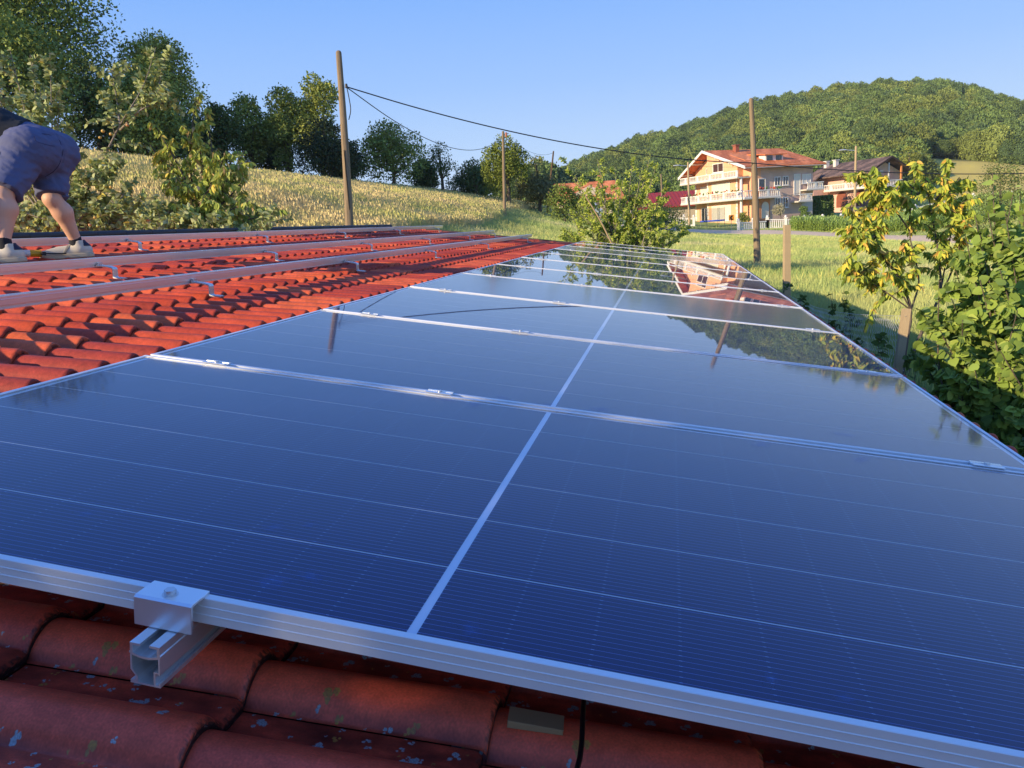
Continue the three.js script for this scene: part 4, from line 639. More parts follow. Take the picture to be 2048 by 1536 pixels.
{ // ------ white balustrade fences
  function fence(label, pts, hgt, cat = 'fence') {
    const g = thing('balustrade_fence', label, cat, V(pts[0].x, landH(pts[0].x, pts[0].z), pts[0].z)), o = g.position;
    pts.forEach((p, i) => { const y = landH(p.x, p.z); const q = part('post', merge([bx(-.16, .16, -.3, hgt + .12, -.16, .16), bx(-.22, .22, hgt + .122, hgt + .2, -.22, .22), new THREE.SphereGeometry(.15, 10, 8).translate(0, hgt + .33, 0)]), white, g); q.position.set(p.x - o.x, y - o.y, p.z - o.z);
      if (i === pts.length - 1) return; const n = pts[i + 1], d = n.clone().sub(p), len = Math.hypot(d.x, d.z), y2 = landH(n.x, n.z), sh = (y2 - y) / len, rail = [], bal = [];
      const sheer = (gm) => { const a = gm.attributes.position; for (let j = 0; j < a.count; j++) a.setY(j, a.getY(j) + a.getX(j) * sh); return gm; };
      rail.push(sheer(bx(.17, len - .17, hgt - .12, hgt, -.1, .1)), sheer(bx(.17, len - .17, -.3, .16, -.1, .1))); for (let x = .34; x < len - .25; x += .26) bal.push(sheer(bx(x - .05, x + .05, .162, hgt - .122, -.05, .05)));
      for (const [nm, l] of [['rail', rail], ['balusters', bal]]) { const m = part(nm, merge(l), white, g); m.position.copy(q.position); m.rotation.y = Math.atan2(-d.z, d.x); } });
  }
  const line = (a, b, n) => Array.from({ length: n }, (_, i) => a.clone().lerp(b, i / (n - 1)));
  const A = V(9.6, 0, -97.5), B = V(13.2, 0, -99.5);
  fence('short white balustrade at the driveway below the peach house', [A, A.clone().lerp(B, .5), B], .95);
  fence('long white balustrade fence running right along the corn', line(B, V(44, 0, -104), 15), 1.15);
  fence('white gate wall left of the peach house beside the lamp', line(V(.6, 0, -108), V(4.6, 0, -108), 4), 1.0);
}
{ // ------ corn field behind the road
  const R = rng(71), pos = [], idx = []; for (let i = 0; i < 10; i++) { const a = i * 2.4, h0 = .25 + i * .16, l = .55, k = pos.length / 3, cx = Math.cos(a), sz = Math.sin(a), w = .05; pos.push(-sz * w, h0, cx * w, sz * w, h0, -cx * w, cx * l * .6 - sz * w, h0 + .3, sz * l * .6 + cx * w, cx * l * .6 + sz * w, h0 + .3, sz * l * .6 - cx * w, cx * l, h0 + .1, sz * l); idx.push(k, k + 1, k + 2, k + 2, k + 1, k + 3, k + 2, k + 3, k + 4); }
  { const k = pos.length / 3; pos.push(-.02, 0, 0, .02, 0, 0, 0, 2.0, 0, 0, 0, -.02, 0, 0, .02); idx.push(k, k + 1, k + 2, k + 3, k + 4, k + 2); }
  const g = new THREE.BufferGeometry(); g.setAttribute('position', new THREE.Float32BufferAttribute(pos, 3)); g.setIndex(idx); g.computeVertexNormals();
  const A = V(15.5, 0, -93), B = V(33, 0, -76), list = [], C1 = V(15.5, 0, -98), D1 = V(42, 0, -102);
  for (let i = 0; i < 3600; i++) { const s = R(), t = R(), p = A.clone().lerp(B, s).lerp(C1.clone().lerp(D1, s), .12 + .82 * t); list.push(new THREE.Matrix4().compose(V(p.x, landH(p.x, p.z), p.z), new THREE.Quaternion().setFromAxisAngle(V(0, 1, 0), R() * 6.28), V(1, .6 + .6 * R(), 1).multiplyScalar(.72))); }
  const im = new THREE.InstancedMesh(g, M(0xa6bd58, .8), list.length); list.forEach((m, i) => { im.setMatrixAt(i, m); im.setColorAt(i, new THREE.Color(1, 1, 1).multiplyScalar(.8 + .4 * R())); }); im.name = 'corn_field'; scene.add(im); tag(im, 'green maize standing between the road and the white fence', 'corn', null, 'stuff');
}
{ // ------ clipped hedge and garden shrubs by the houses
  const R = rng(72), b = at(1643, 418, 112), L = new Leaves(8), t = thing('clipped_hedge', 'square clipped dark green conifer hedge between the houses', 'hedge', V(b.x, landH(b.x, b.z), b.z));
  for (let i = 0; i < 15000; i++) { const f = Math.floor(R() * 5), p = V((R() - .5) * 2.6, R() * 3.1, (R() - .5) * 2.4); if (f === 0) p.x = -1.3; if (f === 1) p.x = 1.3; if (f === 2) p.z = 1.2; if (f === 3) p.z = -1.2; if (f === 4) p.y = 3.1; p.add(rdir(R).multiplyScalar(.1)); const d = rdir(R).add(V(0, .6, 0)).normalize(); L.add(p, d, V().crossVectors(d, rdir(R)).normalize(), .28, .2, .1, tint([.13, .2, .06], R)); }
  part('crown', L.geo(), leafMat(), t).userData.kind = 'stuff'; part('trunk', new THREE.CylinderGeometry(.1, .12, 1.2, 8).translate(0, .5, 0), bark, t);
  [['pale rose bush in bloom in front of the peach house', 1561, 420, 104, [.3, .3, .2], 26], ['small shrub beside the steps of the peach house', 1608, 425, 106, [.12, .2, .05], 24], ['round light shrub by the gate of the peach house', 1489, 434, 102, [.2, .24, .05], 20], ['blue green spruce before the brown roofed house', 1700, 402, 124, [.09, .14, .09], 34], ['feathery light green shrub below the long balcony', 1758, 398, 124, [.2, .25, .07], 34], ['climbing rose with pale flowers by the pink house arch', 1738, 404, 120, [.42, .3, .2], 26]].forEach(([label, x, y, d, col, w], i) => broadleaf({ name: 'garden_shrub', label, cat: 'shrub', group: 'shrubs in the house gardens', x0: x - w / 2, x1: x + w / 2, yTop: y - w * .55, depth: d, lumps: 8, n: 1400, leaf: .16, col, seed: 800 + i, low: 0, trunkR: .05 }));
}
// ---------------------------------------------------------------- poles, lamps, wires
const woodTex = tex(256, 512, (u, v) => { const a = Math.PI * 2, s = fbm(7 * Math.cos(a * u), 7 * Math.sin(a * u), v * 1.4, 4), f = fbm(26 * Math.cos(a * u), 26 * Math.sin(a * u), v * 3, 3), k = 138 + 58 * s + 60 * f, crack = fbm(12 * Math.cos(a * u), 12 * Math.sin(a * u), v * .8 + 4, 2) > .3 ? .45 : 1; return [k * crack, k * .86 * crack, k * .66 * crack]; }, true, 2, .5);
const poleMat = new THREE.MeshStandardMaterial({ map: woodTex, roughness: .9, bumpMap: woodTex, bumpScale: .012 }), poleDark = new THREE.MeshStandardMaterial({ map: woodTex, color: 0xb5a898, roughness: .9, bumpMap: woodTex, bumpScale: .012 });
const concTex = tex(128, 256, (u, v) => { const a = Math.PI * 2, k = 200 + 50 * fbm(4 * Math.cos(a * u), 4 * Math.sin(a * u), v * 9, 4) + 30 * fbm(u * 50, v * 90, 2, 2); return [k, k * .93, k * .82]; }, true, 2, .5), conc = new THREE.MeshStandardMaterial({ map: concTex, color: 0xe6d8bc, roughness: .95, bumpMap: concTex, bumpScale: .006 });
function pole(label, top, low, r1, r0, mat, bend = 0) {
  const dir = top.clone().sub(low).normalize(), b = low.clone(); while (b.y > landH(b.x, b.z) - .3) b.addScaledVector(dir, -.1);
  const g = thing('wooden_pole', label, 'pole', b), e = top.clone().sub(b), m = e.clone().multiplyScalar(.5).add(V(bend, 0, 0)); const tap = e.clone().addScaledVector(dir, -r1 * .9);
  part('shaft', tube([V(0, 0, 0), e.clone().multiplyScalar(.25).add(V(bend * .7, 0, 0)), m, e.clone().multiplyScalar(.75).add(V(bend * .7, 0, 0)), tap], r0, r1, 28, 16, .03, 3), mat, g);
  const cap = part('shaft_top', new THREE.SphereGeometry(r1, 16, 8, 0, 6.29, 0, Math.PI / 2), mat, g); cap.position.copy(tap); cap.quaternion.setFromUnitVectors(V(0, 1, 0), dir); cap.scale.y = .9; return g;
}
const pL = pole('tall leaning wooden pole on the left slope, carrying the cable', at(677, 101, 20), at(698, 455, 20), .074, .125, poleMat, .03);
{ const crack = part('drying_crack', bar(at(688, 300, 19.88).sub(pL.position), at(699, 420, 19.88).sub(pL.position), .012, 4), M(0x241c15, 1), pL); const br = at(689, 172, 19.9).sub(pL.position); part('insulator', new THREE.CylinderGeometry(.03, .045, .1, 10).translate(br.x + .05, br.y, br.z), M(0x3a3a3c, .5), pL); part('cable_loop', tube([V(br.x + .05, br.y + .03, br.z), V(br.x + .09, br.y - .3, br.z), V(br.x + .10, br.y - .62, br.z), V(br.x + .02, br.y - .85, br.z)], .012, .012, 16, 6), M(0x1d1d20, .6), pL); }
const p2 = pole('middle wooden pole in front of the ivy covered tree', at(1006, 262, 50), at(1010, 452, 50), .085, .12, poleMat);
{ const q = at(1008, 268, 49.8).sub(p2.position); part('insulator', new THREE.CylinderGeometry(.05, .07, .3, 8).translate(q.x + .14, q.y - .05, q.z), M(0xb5643c, .5), p2); part('bracket', bar(q, q.clone().add(V(.3, 0, 0)), .03), M(0x6b6256, .8), p2); }
const p3 = pole('third crooked wooden pole leaning near the orange roof', at(1107, 302, 70), at(1098, 390, 70), .07, .13, poleDark);
pole('slender bare pole rising behind the willow bush', at(1322, 348, 95), at(1326, 440, 95), .08, .13, poleMat);
const pR = pole('straight wooden pole standing in the meadow right of the panels', at(1502, 196, 25), at(1515, 546, 25), .072, .12, poleMat, .02);
{ const b = at(1573, 640, 15), g = ground(b.x, b.z); const q = thing('concrete_post', 'square weathered concrete post beside the right wooden pole', 'post', g), top = at(1576, 449, 15); const h = top.y - g.y; part('post_body', (() => { const gm = new THREE.BoxGeometry(.125, h, .125, 3, 30, 3), a = gm.attributes.position; for (let i = 0; i < a.count; i++) { const k = 1 - .12 * (a.getY(i) / h + .5); a.setX(i, a.getX(i) * k + .006 * fbm(a.getX(i) * 30, a.getY(i) * 6, a.getZ(i) * 30, 2)); a.setZ(i, a.getZ(i) * k); } gm.computeVertexNormals(); return gm.translate(0, h / 2, 0); })(), conc, q); q.rotation.y = .2; }
function lampPole(label, px, py, pb, d, side) {
  const top = at(px, py, d), base = ground(top.x, top.z), h = top.y - base.y, g = thing('street_lamp', label, 'street lamp', base);
  part('shaft', new THREE.CylinderGeometry(.11, .17, h, 10).translate(0, h / 2, 0), conc, g); const arm = camR.clone().setY(0).normalize().multiplyScalar(-1);
  const a0 = V(0, h - .5, 0), a1 = arm.clone().multiplyScalar(1.1).add(V(0, h - .35, 0)); part('arm', bar(a0, a1, .04), M(0xbfc2c4, .4, { metalness: .6 }), g);
  const hd = part('lamp_head', (() => { const s = new THREE.SphereGeometry(.2, 12, 8); s.scale(2.4, .4, .8); return s; })(), M(0xd0d3d5, .4, { metalness: .4 }), g); hd.position.copy(arm.clone().multiplyScalar(1.45).add(V(0, h - .33, 0))); hd.rotation.y = Math.atan2(-arm.z, arm.x);
  return g;
}
lampPole('concrete street lamp in front of the peach house gate', 1376, 324, 450, 97);
lampPole('concrete street lamp before the brown roofed house', 1712, 292, 440, 84);
const wire = M(0x24262a, .6);
const sag = (a, b, s) => { const p = []; for (let i = 0; i <= 8; i++) { const t = i / 8; p.push(a.clone().lerp(b, t).add(V(0, -4 * s * t * (1 - t), 0))); } return p; };
const hookL = at(691, 173, 19.9);
solo('overhead_cable', tube(sag(hookL, at(1504, 326, 24.9), .42), .016, .016, 60, 6), wire, 'thick cable sagging from the left pole to the right pole', 'cable');
solo('overhead_cable', tube(sag(at(1504, 326, 24.9), at(2240, 338, 26), .25), .016, .016, 40, 6), wire, 'cable going on from the right pole past the houses', 'cable');
solo('overhead_cable', tube(sag(hookL, at(1003, 276, 49.9), 1.15), .014, .014, 60, 6), wire, 'cable hanging deep from the left pole to the middle pole', 'cable');
solo('overhead_cable', tube(sag(at(1008, 268, 50), at(1106, 306, 70), .6), .012, .012, 30, 5), wire, 'thin cable between the middle pole and the crooked pole', 'cable');
solo('overhead_cable', tube(sag(at(1376, 330, 97), at(1712, 298, 84), .9), .014, .014, 40, 5), wire, 'thin wire strung between the two street lamps', 'cable');
solo('overhead_cable', tube(sag(at(1712, 298, 84), at(2300, 292, 60), .6), .014, .014, 40, 5), wire, 'thin wire leaving the right street lamp out of the picture', 'cable');

// ---------------------------------------------------------------- wire fence with its post on the right
{
  const D = 8, pt = at(1813, 618, D), foot = at(1796, 735, D), dir = pt.clone().sub(foot).normalize(), b = foot.clone(); while (b.y > landH(b.x, b.z) - .15) b.addScaledVector(dir, -.05);
  const q = thing('concrete_post', 'short leaning concrete fence post holding the chicken wire', 'post', b); const h = pt.distanceTo(b); const gm = new THREE.BoxGeometry(.078, h, .075, 3, 20, 3), a = gm.attributes.position; for (let i = 0; i < a.count; i++) { a.setX(i, a.getX(i) * (1 - .1 * a.getY(i) / h) + .008 * fbm(a.getX(i) * 30, a.getY(i) * 7, a.getZ(i) * 30, 3)); } gm.computeVertexNormals();
  const m = part('post_body', gm.translate(0, h / 2, 0), conc, q); m.quaternion.setFromUnitVectors(V(0, 1, 0), dir);
  const galv = M(0xc9c9c0, .5, { metalness: .35 }), P0 = at(1575, 590, 15), P1 = at(1812, 632, D - .06), wires = [], cell = .085, len = Math.hypot(P1.x - P0.x, P1.z - P0.z), N = Math.floor(len / cell), Rr = rng(5);
  const pos = (i, j) => { const s = i * cell / len, x = lerp(P0.x, P1.x, s), z = lerp(P0.z, P1.z, s), top = lerp(P0.y, P1.y, s) - .12 * Math.sin(s * Math.PI) + .05 * fbm(s * 9, 1, 1, 2), y = top - j * cell * .866 * .5; return V(x + .08 * fbm(s * 8, j * .2, 2, 2), y, z + .08 * fbm(s * 8, j * .2, 9, 2)); };
  const seg = (a, b) => { const d = b.clone().sub(a), n = V().crossVectors(d, V(.3, .5, .8)).normalize().multiplyScalar(.0022), n2 = V().crossVectors(d, n).normalize().multiplyScalar(.0022); const r = [n, n.clone().multiplyScalar(-.5).addScaledVector(n2, .87), n.clone().multiplyScalar(-.5).addScaledVector(n2, -.87)]; for (let k = 0; k < 3; k++) { const u = r[k], v = r[(k + 1) % 3]; for (const w of [a.clone().add(u), a.clone().add(v), b.clone().add(u), b.clone().add(u), a.clone().add(v), b.clone().add(v)]) wires.push(w.x, w.y, w.z); } };
  for (let j = 0; j < 24; j++) for (let i = 0; i < N; i++) { const o = j % 4 < 2 ? 0 : .5; if (j % 2 === 0) seg(pos(i + o, j), pos(i + o, j + 1)); else { seg(pos(i + o, j), pos(i + o + .5, j + 1)); seg(pos(i + o, j), pos(i + o - .5, j + 1)); } }
  const wg = new THREE.BufferGeometry(); wg.setAttribute('position', new THREE.Float32BufferAttribute(wires, 3)); wg.computeVertexNormals(); 
  const fobj = thing('chicken_wire', 'sagging hexagonal chicken wire between the two concrete posts', 'fence', ground(P1.x, P1.z)); const mm = part('wire_mesh', wg.translate(-fobj.position.x, -fobj.position.y, -fobj.position.z), galv, fobj);
  part('top_wire', tube(Array.from({ length: 12 }, (_, i) => pos(i / 11 * N, 0).sub(fobj.position)), .0025, .0025, 60, 5), galv, fobj);
}
// ---------------------------------------------------------------- small things by the house
{ // trampoline
  const c = at(1425, 444, 101), g = thing('trampoline', 'blue edged trampoline with safety net before the peach house', 'trampoline', ground(c.x, c.z)), blue = M(0x3b57b8, .6), met = M(0x8d9094, .4, { metalness: .7 });
  part('ring', new THREE.TorusGeometry(1.55, .1, 8, 36).rotateX(Math.PI / 2).translate(0, .8, 0), blue, g); part('jumping_mat', new THREE.CylinderGeometry(1.46, 1.46, .02, 36).translate(0, .79, 0), M(0x17181a, .8), g);
  for (let i = 0; i < 6; i++) { const a = i * Math.PI / 3; part('leg', bar(V(Math.cos(a) * 1.55, 0, Math.sin(a) * 1.55), V(Math.cos(a) * 1.55, .78, Math.sin(a) * 1.55), .03), met, g); part('net_post', bar(V(Math.cos(a) * 1.6, .82, Math.sin(a) * 1.6), V(Math.cos(a) * 1.6, 2.5, Math.sin(a) * 1.6), .035), i % 3 ? met : M(0xb06a48, .6), g); }
  part('net', new THREE.CylinderGeometry(1.55, 1.55, 1.6, 36, 1, true).translate(0, 1.65, 0), new THREE.MeshStandardMaterial({ color: 0x2a2c30, transparent: true, opacity: .22, side: THREE.DoubleSide, roughness: .9 }), g);
}
{ // chevron sign
  const c = at(1463, 436, 92), g = thing('chevron_sign', 'orange road curve sign with black chevron by the driveway', 'sign', ground(c.x, c.z)); g.rotation.y = .2; const y = c.y - g.position.y;
  part('post', new THREE.CylinderGeometry(.03, .03, y + .3, 8).translate(0, (y + .3) / 2, -.04), M(0x8e9194, .4, { metalness: .7 }), g); part('sign_plate', bx(-.33, .33, y - .3, y + .36, -.015, .0), M(0xf09a1e, .5), g);
  part('chevron', new THREE.ExtrudeGeometry(P([[.22, .28], [-.02, .28], [-.24, 0], [-.02, -.28], [.22, -.28], [0, 0]]), { depth: .004, bevelEnabled: false }).translate(0, y + .03, .002), M(0x15110d, .6), g);
}
function car(label, c, rotY, paint, tall) {
  const g = thing('parked_car', label, 'car', ground(c.x, c.z)); g.rotation.y = rotY; const H = tall ? 1.9 : 1.42;
  const body = new THREE.ExtrudeGeometry(P(tall ? [[-2.2, .3], [2.2, .3], [2.25, .95], [1.75, 1.1], [1.3, 1.8], [1.1, 1.9], [-2.1, 1.9], [-2.25, 1.7]] : [[-2.05, .28], [2.05, .28], [2.1, .75], [1.1, .9], [.5, 1.38], [.2, 1.42], [-1.2, 1.42], [-1.85, 1.0], [-2.1, .92]]), { depth: 1.5, bevelEnabled: true, bevelSize: .08, bevelThickness: .1, bevelSegments: 2 }).translate(0, 0, -.75);
  part('body', body, new THREE.MeshPhysicalMaterial({ color: paint, roughness: .3, clearcoat: 1, clearcoatRoughness: .05 }), g);
  for (const s of [-1, 1]) part('side_window', new THREE.ExtrudeGeometry(P(tall ? [[-1.8, 1.15], [1.5, 1.15], [1.15, 1.72], [-1.8, 1.72]] : [[-1.6, .95], [.95, .95], [.45, 1.32], [-1.15, 1.32]]), { depth: .01, bevelEnabled: false }).translate(0, 0, s > 0 ? .852 : -.862), glassDark, g);
  for (const [x, z] of [[-1.3, .75], [1.3, .75], [-1.3, -.75], [1.3, -.75]]) { const w = part('wheel', new THREE.TorusGeometry(.24, .085, 8, 20).translate(0, 0, 0), M(0x16171a, .8), g); w.position.set(x, .32, z); part('rim', new THREE.CylinderGeometry(.2, .2, .12, 14).rotateX(Math.PI / 2), M(0xa9acb0, .3, { metalness: .8 }), w); }
  for (const z of [-.55, .55]) part('headlight', bx(2.14, 2.2, .62, .76, z - .16, z + .16), M(0xdadfe2, .2), g);
}
car('grey car parked by the gate, half behind the willow bush', at(1300, 446, 96), 2.6, 0x6d747c, false);
car('pale blue van parked below the orange roof', at(1168, 415, 98), .4, 0xbcc9d8, true);
// ---------------------------------------------------------------- the worker bending over the rails
{
  const footA = onRoof(4.2, -2.80, -.135), footB = onRoof(3.5, -2.78, -.135);
  const dA = 5.66, dB = 5.06;
  const J = {
    ankA: at(150, 478, dA), kneeA: at(104, 398, dA - .2), hipA: at(100, 318, dA - .12), ankB: at(8, 480, dB + .02), kneeB: at(6, 388, dB + .0), hipB: at(42, 312, dB + .16),
    pelvis: at(76, 304, 5.38), belly: at(-10, 268, 5.3), chest: at(-105, 275, 5.2), neck: at(-165, 300, 5.15), head: at(-200, 332, 5.12),
    shA: at(-120, 300, 5.42), shB: at(-118, 295, 4.95), elA: at(-120, 390, 5.5), elB: at(-112, 390, 4.85), haA: at(-135, 470, 5.45), haB: at(-128, 480, 4.9) };
  const fwdP = V(-.73, .05, .68).normalize(); // the way the worker faces
  const toe = (a) => a.clone().addScaledVector(fwdP, .15);
  const cap = (p, a, b, ra, rb) => { const ab = b.clone().sub(a), h = clamp(p.clone().sub(a).dot(ab) / ab.lengthSq()); return p.distanceTo(a.clone().addScaledVector(ab, h)) - lerp(ra, rb, h); };
  const smin = (a, b, k) => { const h = clamp(.5 + .5 * (b - a) / k); return lerp(b, a, h) - k * h * (1 - h); };
  function mesh(fn, lo, hi, cell) {
    const c = lo.clone().add(hi).multiplyScalar(.5), half = Math.max(hi.x - lo.x, hi.y - lo.y, hi.z - lo.z) / 2 + cell * 3, res = Math.min(150, Math.ceil(half * 2 / cell));
    const mc = new MarchingCubes(res, new THREE.MeshBasicMaterial(), false, false, 260000); mc.isolation = 0; const hs = res / 2, p = V();
    for (let z = 0; z < res; z++) for (let y = 0; y < res; y++) for (let x = 0; x < res; x++) { p.set((x - hs) / hs * half + c.x, (y - hs) / hs * half + c.y, (z - hs) / hs * half + c.z); mc.field[x + y * res + z * res * res] = -fn(p); }
    mc.update(); const n = mc.count, pos = new Float32Array(n * 3); for (let i = 0; i < n; i++) { pos[i * 3] = mc.positionArray[i * 3] * half + c.x; pos[i * 3 + 1] = mc.positionArray[i * 3 + 1] * half + c.y; pos[i * 3 + 2] = mc.positionArray[i * 3 + 2] * half + c.z; }
    let g = new THREE.BufferGeometry(); g.setAttribute('position', new THREE.BufferAttribute(pos, 3)); g = mergeVertices(g, 1e-5); g.computeVertexNormals(); return g;
  }
  const bounds = (list, pad) => { const b = new THREE.Box3().setFromPoints(list); return [b.min.subScalar(pad), b.max.addScalar(pad)]; };
  // body
  const calf = (p, k, a) => { const m = k.clone().lerp(a, .32).addScaledVector(fwdP, -.018); return smin(smin(cap(p, k, m, .058, .066), cap(p, m, a, .065, .039), .03), 9, .01); };
  const fingers = []; for (const h of ['haA', 'haB']) { const w = J[h], down = V(-.25, -.9, .2).normalize(), sideV = V().crossVectors(down, fwdP).normalize(); for (let i = 0; i < 4; i++) { const b = w.clone().addScaledVector(down, .085).addScaledVector(sideV, (i - 1.5) * .02), l = [.068, .078, .072, .056][i], m = b.clone().addScaledVector(down, l * .55).addScaledVector(fwdP, .012), e = m.clone().addScaledVector(down, l * .3).addScaledVector(fwdP, .03); fingers.push([b, m, .0095, .009], [m, e, .009, .0075]); } const tb = w.clone().addScaledVector(down, .03).addScaledVector(sideV, .03), tm = tb.clone().addScaledVector(down, .035).addScaledVector(sideV, .028); fingers.push([tb, tm, .012, .0105], [tm, tm.clone().addScaledVector(down, .034).addScaledVector(fwdP, .01), .0105, .009]); fingers.push([w.clone(), w.clone().addScaledVector(down, .085), .03, .036]); }
  const hd = J.head, down = hd.clone().sub(J.neck).normalize();
  const body = (p) => {
    let d = cap(p, J.kneeA, J.hipA, .062, .095); d = smin(d, calf(p, J.kneeA, J.ankA), .02); let e = cap(p, J.kneeB, J.hipB, .062, .095); e = smin(e, calf(p, J.kneeB, J.ankB), .02); d = Math.min(d, e);
    d = smin(d, cap(p, J.hipA, J.hipB, .12, .12), .06); d = smin(d, cap(p, J.pelvis, J.belly, .14, .14), .06); d = smin(d, cap(p, J.belly, J.chest, .145, .165), .06); d = smin(d, cap(p, J.shA, J.shB, .08, .08), .06); d = smin(d, cap(p, J.chest, J.neck, .1, .058), .05); d = smin(d, cap(p, J.neck, hd, .056, .056), .02);
    const hp = p.clone().sub(hd.clone().addScaledVector(down, .06)); d = smin(d, Math.max(hp.length() - .1, -9), .02); d = smin(d, p.distanceTo(hd.clone().addScaledVector(down, .03).addScaledVector(fwdP, .1).add(V(0, -.06, 0))) - .02, .02); // nose side
    for (const [s, el, h] of [['shA', 'elA', 'haA'], ['shB', 'elB', 'haB']]) { d = smin(d, cap(p, J[s], J[el], .055, .044), .03); d = smin(d, cap(p, J[el], J[h], .043, .028), .015); }
    for (const a of ['ankA', 'ankB']) { const f = J[a].clone(); f.y = (a === 'ankA' ? footA : footB).y + .055; d = smin(d, cap(p, J[a], f, .036, .036), .015); d = smin(d, cap(p, f, toe(f).add(V(0, -.02, 0)), .03, .018), .02); }
    for (const f of fingers) if (p.distanceToSquared(f[0]) < .04) d = smin(d, cap(p, ...f), .008);
    return d;
  };
  const skinTex = tex(128, 128, (u, v) => { const k = fbm(u * 12, v * 12, 1, 3) * 18; return [206 + k, 148 + k, 118 + k]; });
  const skin = new THREE.MeshPhysicalMaterial({ color: 0xd6a58a, roughness: .55, side: THREE.DoubleSide, sheen: .2 });
  const t = thing('person', 'worker in blue shorts and black shirt bending over the roof rails', 'person', footB.clone().lerp(footA, .5)), o = t.position;
  const rel = (g) => g.translate(-o.x, -o.y, -o.z);
  { const [lo, hi] = bounds(Object.values(J), .22); part('body', rel(mesh(body, lo, hi, .0115)), skin, t); }
  // shorts: loose, with seat seam and hem planes
  const hemA = J.kneeA.clone().lerp(J.hipA, .04), hemB = J.kneeB.clone().lerp(J.hipB, .05), axA = J.hipA.clone().sub(J.kneeA).normalize(), axB = J.hipB.clone().sub(J.kneeB).normalize(), wai = J.pelvis.clone().lerp(J.belly, .62), axW = J.belly.clone().sub(J.pelvis).normalize();
  const seatBack = fwdP.clone().multiplyScalar(-1), mid = J.hipA.clone().lerp(J.hipB, .5);
  const shorts = (p) => {
    const q0 = p.clone().sub(J.pelvis), al = q0.dot(fwdP), wr = .013 * fbm(al * 5 + q0.y * 9, q0.y * 20 - al * 14, 3, 3) + .007 * fbm(p.x * 22, p.y * 30, p.z * 22, 2) + .004 * Math.sin(p.y * 60 + 12 * fbm(p.x * 5, p.y * 5, p.z * 5, 2)) * sstep(.0, -.25, p.y - J.hipA.y);
    let a = cap(p, J.kneeA, J.hipA, .1, .136); a = Math.max(a, -p.clone().sub(hemA).dot(axA)); let b = cap(p, J.kneeB, J.hipB, .108, .138); b = Math.max(b, -p.clone().sub(hemB).dot(axB));
    let d = smin(a, b, .03); d = smin(d, cap(p, J.hipA.clone().addScaledVector(seatBack, .05).add(V(0, .05, 0)), J.hipB.clone().addScaledVector(seatBack, .05).add(V(0, .05, 0)), .152, .152), .05); d = smin(d, cap(p, J.pelvis, wai, .178, .168), .05);
    d = Math.max(d, p.clone().sub(wai).dot(axW));
    const seam = Math.abs(p.clone().sub(mid).dot(J.hipA.clone().sub(J.hipB).normalize())); d += .006 * Math.exp(-seam * seam / .00012) * (p.clone().sub(mid).dot(seatBack) > .05 ? 1 : 0);
    return d + wr;
  };
  const fab = (r, g, b) => tex(128, 128, (u, v, i, j) => { const k = ((i + j) % 3 - 1) * 5 + fbm(u * 8, v * 8, 2, 3) * 16; return [r + k, g + k, b + k]; }, true, 20, 20);
  const sm = new THREE.MeshPhysicalMaterial({ color: 0x555a7a, roughness: .9, side: THREE.DoubleSide, bumpMap: grainTex, bumpScale: .001 });
  { const [lo, hi] = bounds([J.hipA, J.hipB, J.kneeA, J.kneeB, J.pelvis, J.belly], .2); const s = part('shorts', rel(mesh(shorts, lo, hi, .0095)), sm, t);
    // back pocket seam
    const seamAt = (x, y) => { const a = at(x, y, 4.6), dd = a.clone().sub(CAM).normalize(); for (let k = 0; k < 400; k++) { const v = shorts(a); if (v < .0008) break; a.addScaledVector(dd, v * .6); } return shorts(a) < .004 ? a.sub(o) : null; };
    const seam = (l) => l.map(q => seamAt(...q)).filter(Boolean);
    part('pocket_seam', tube(seam([[68, 272], [72, 282], [88, 288], [108, 292], [122, 290], [118, 280], [100, 270], [84, 267]]), .002, .002, 40, 5), M(0x2c3052, .9), s); part('side_seam', tube(seam([[122, 268], [126, 300], [120, 325], [108, 342], [90, 354]]), .002, .002, 40, 5), M(0x2c3052, .9), s); }
  const shirt = (p) => { const wr = .014 * fbm(p.x * 9, p.y * 14, p.z * 9, 3); let d = cap(p, J.pelvis.clone().lerp(J.belly, .35), J.belly, .187, .172); d = smin(d, cap(p, J.belly, J.chest, .172, .185), .06); d = smin(d, cap(p, J.shA, J.shB, .1, .1), .06); for (const [s, el] of [['shA', 'elA'], ['shB', 'elB']]) d = smin(d, Math.max(cap(p, J[s], J[el], .078, .075), p.clone().sub(J[s].clone().lerp(J[el], .6)).dot(J[el].clone().sub(J[s]).normalize())), .03); d = Math.max(d, -p.clone().sub(J.pelvis.clone().lerp(J.belly, .42)).dot(axW)); d = Math.max(d, p.clone().sub(J.neck).dot(J.neck.clone().sub(J.chest).normalize())); return d + wr; };
  { const [lo, hi] = bounds([J.pelvis, J.belly, J.chest, J.neck, J.shA, J.shB, J.elA, J.elB], .24); part('shirt', rel(mesh(shirt, lo, hi, .012)), M(0x26282c, .9), t); }
  { const g = mesh((p) => { const c = hd.clone().addScaledVector(down, .055).add(V(0, .03, 0)).addScaledVector(fwdP, -.02); return smin(p.distanceTo(c) - .104, 9, .01) + .006 * fbm(p.x * 50, p.y * 50, p.z * 50, 2); }, hd.clone().subScalar(.2), hd.clone().addScalar(.2), .008); part('hair', rel(g), M(0x33261c, .9), t); }
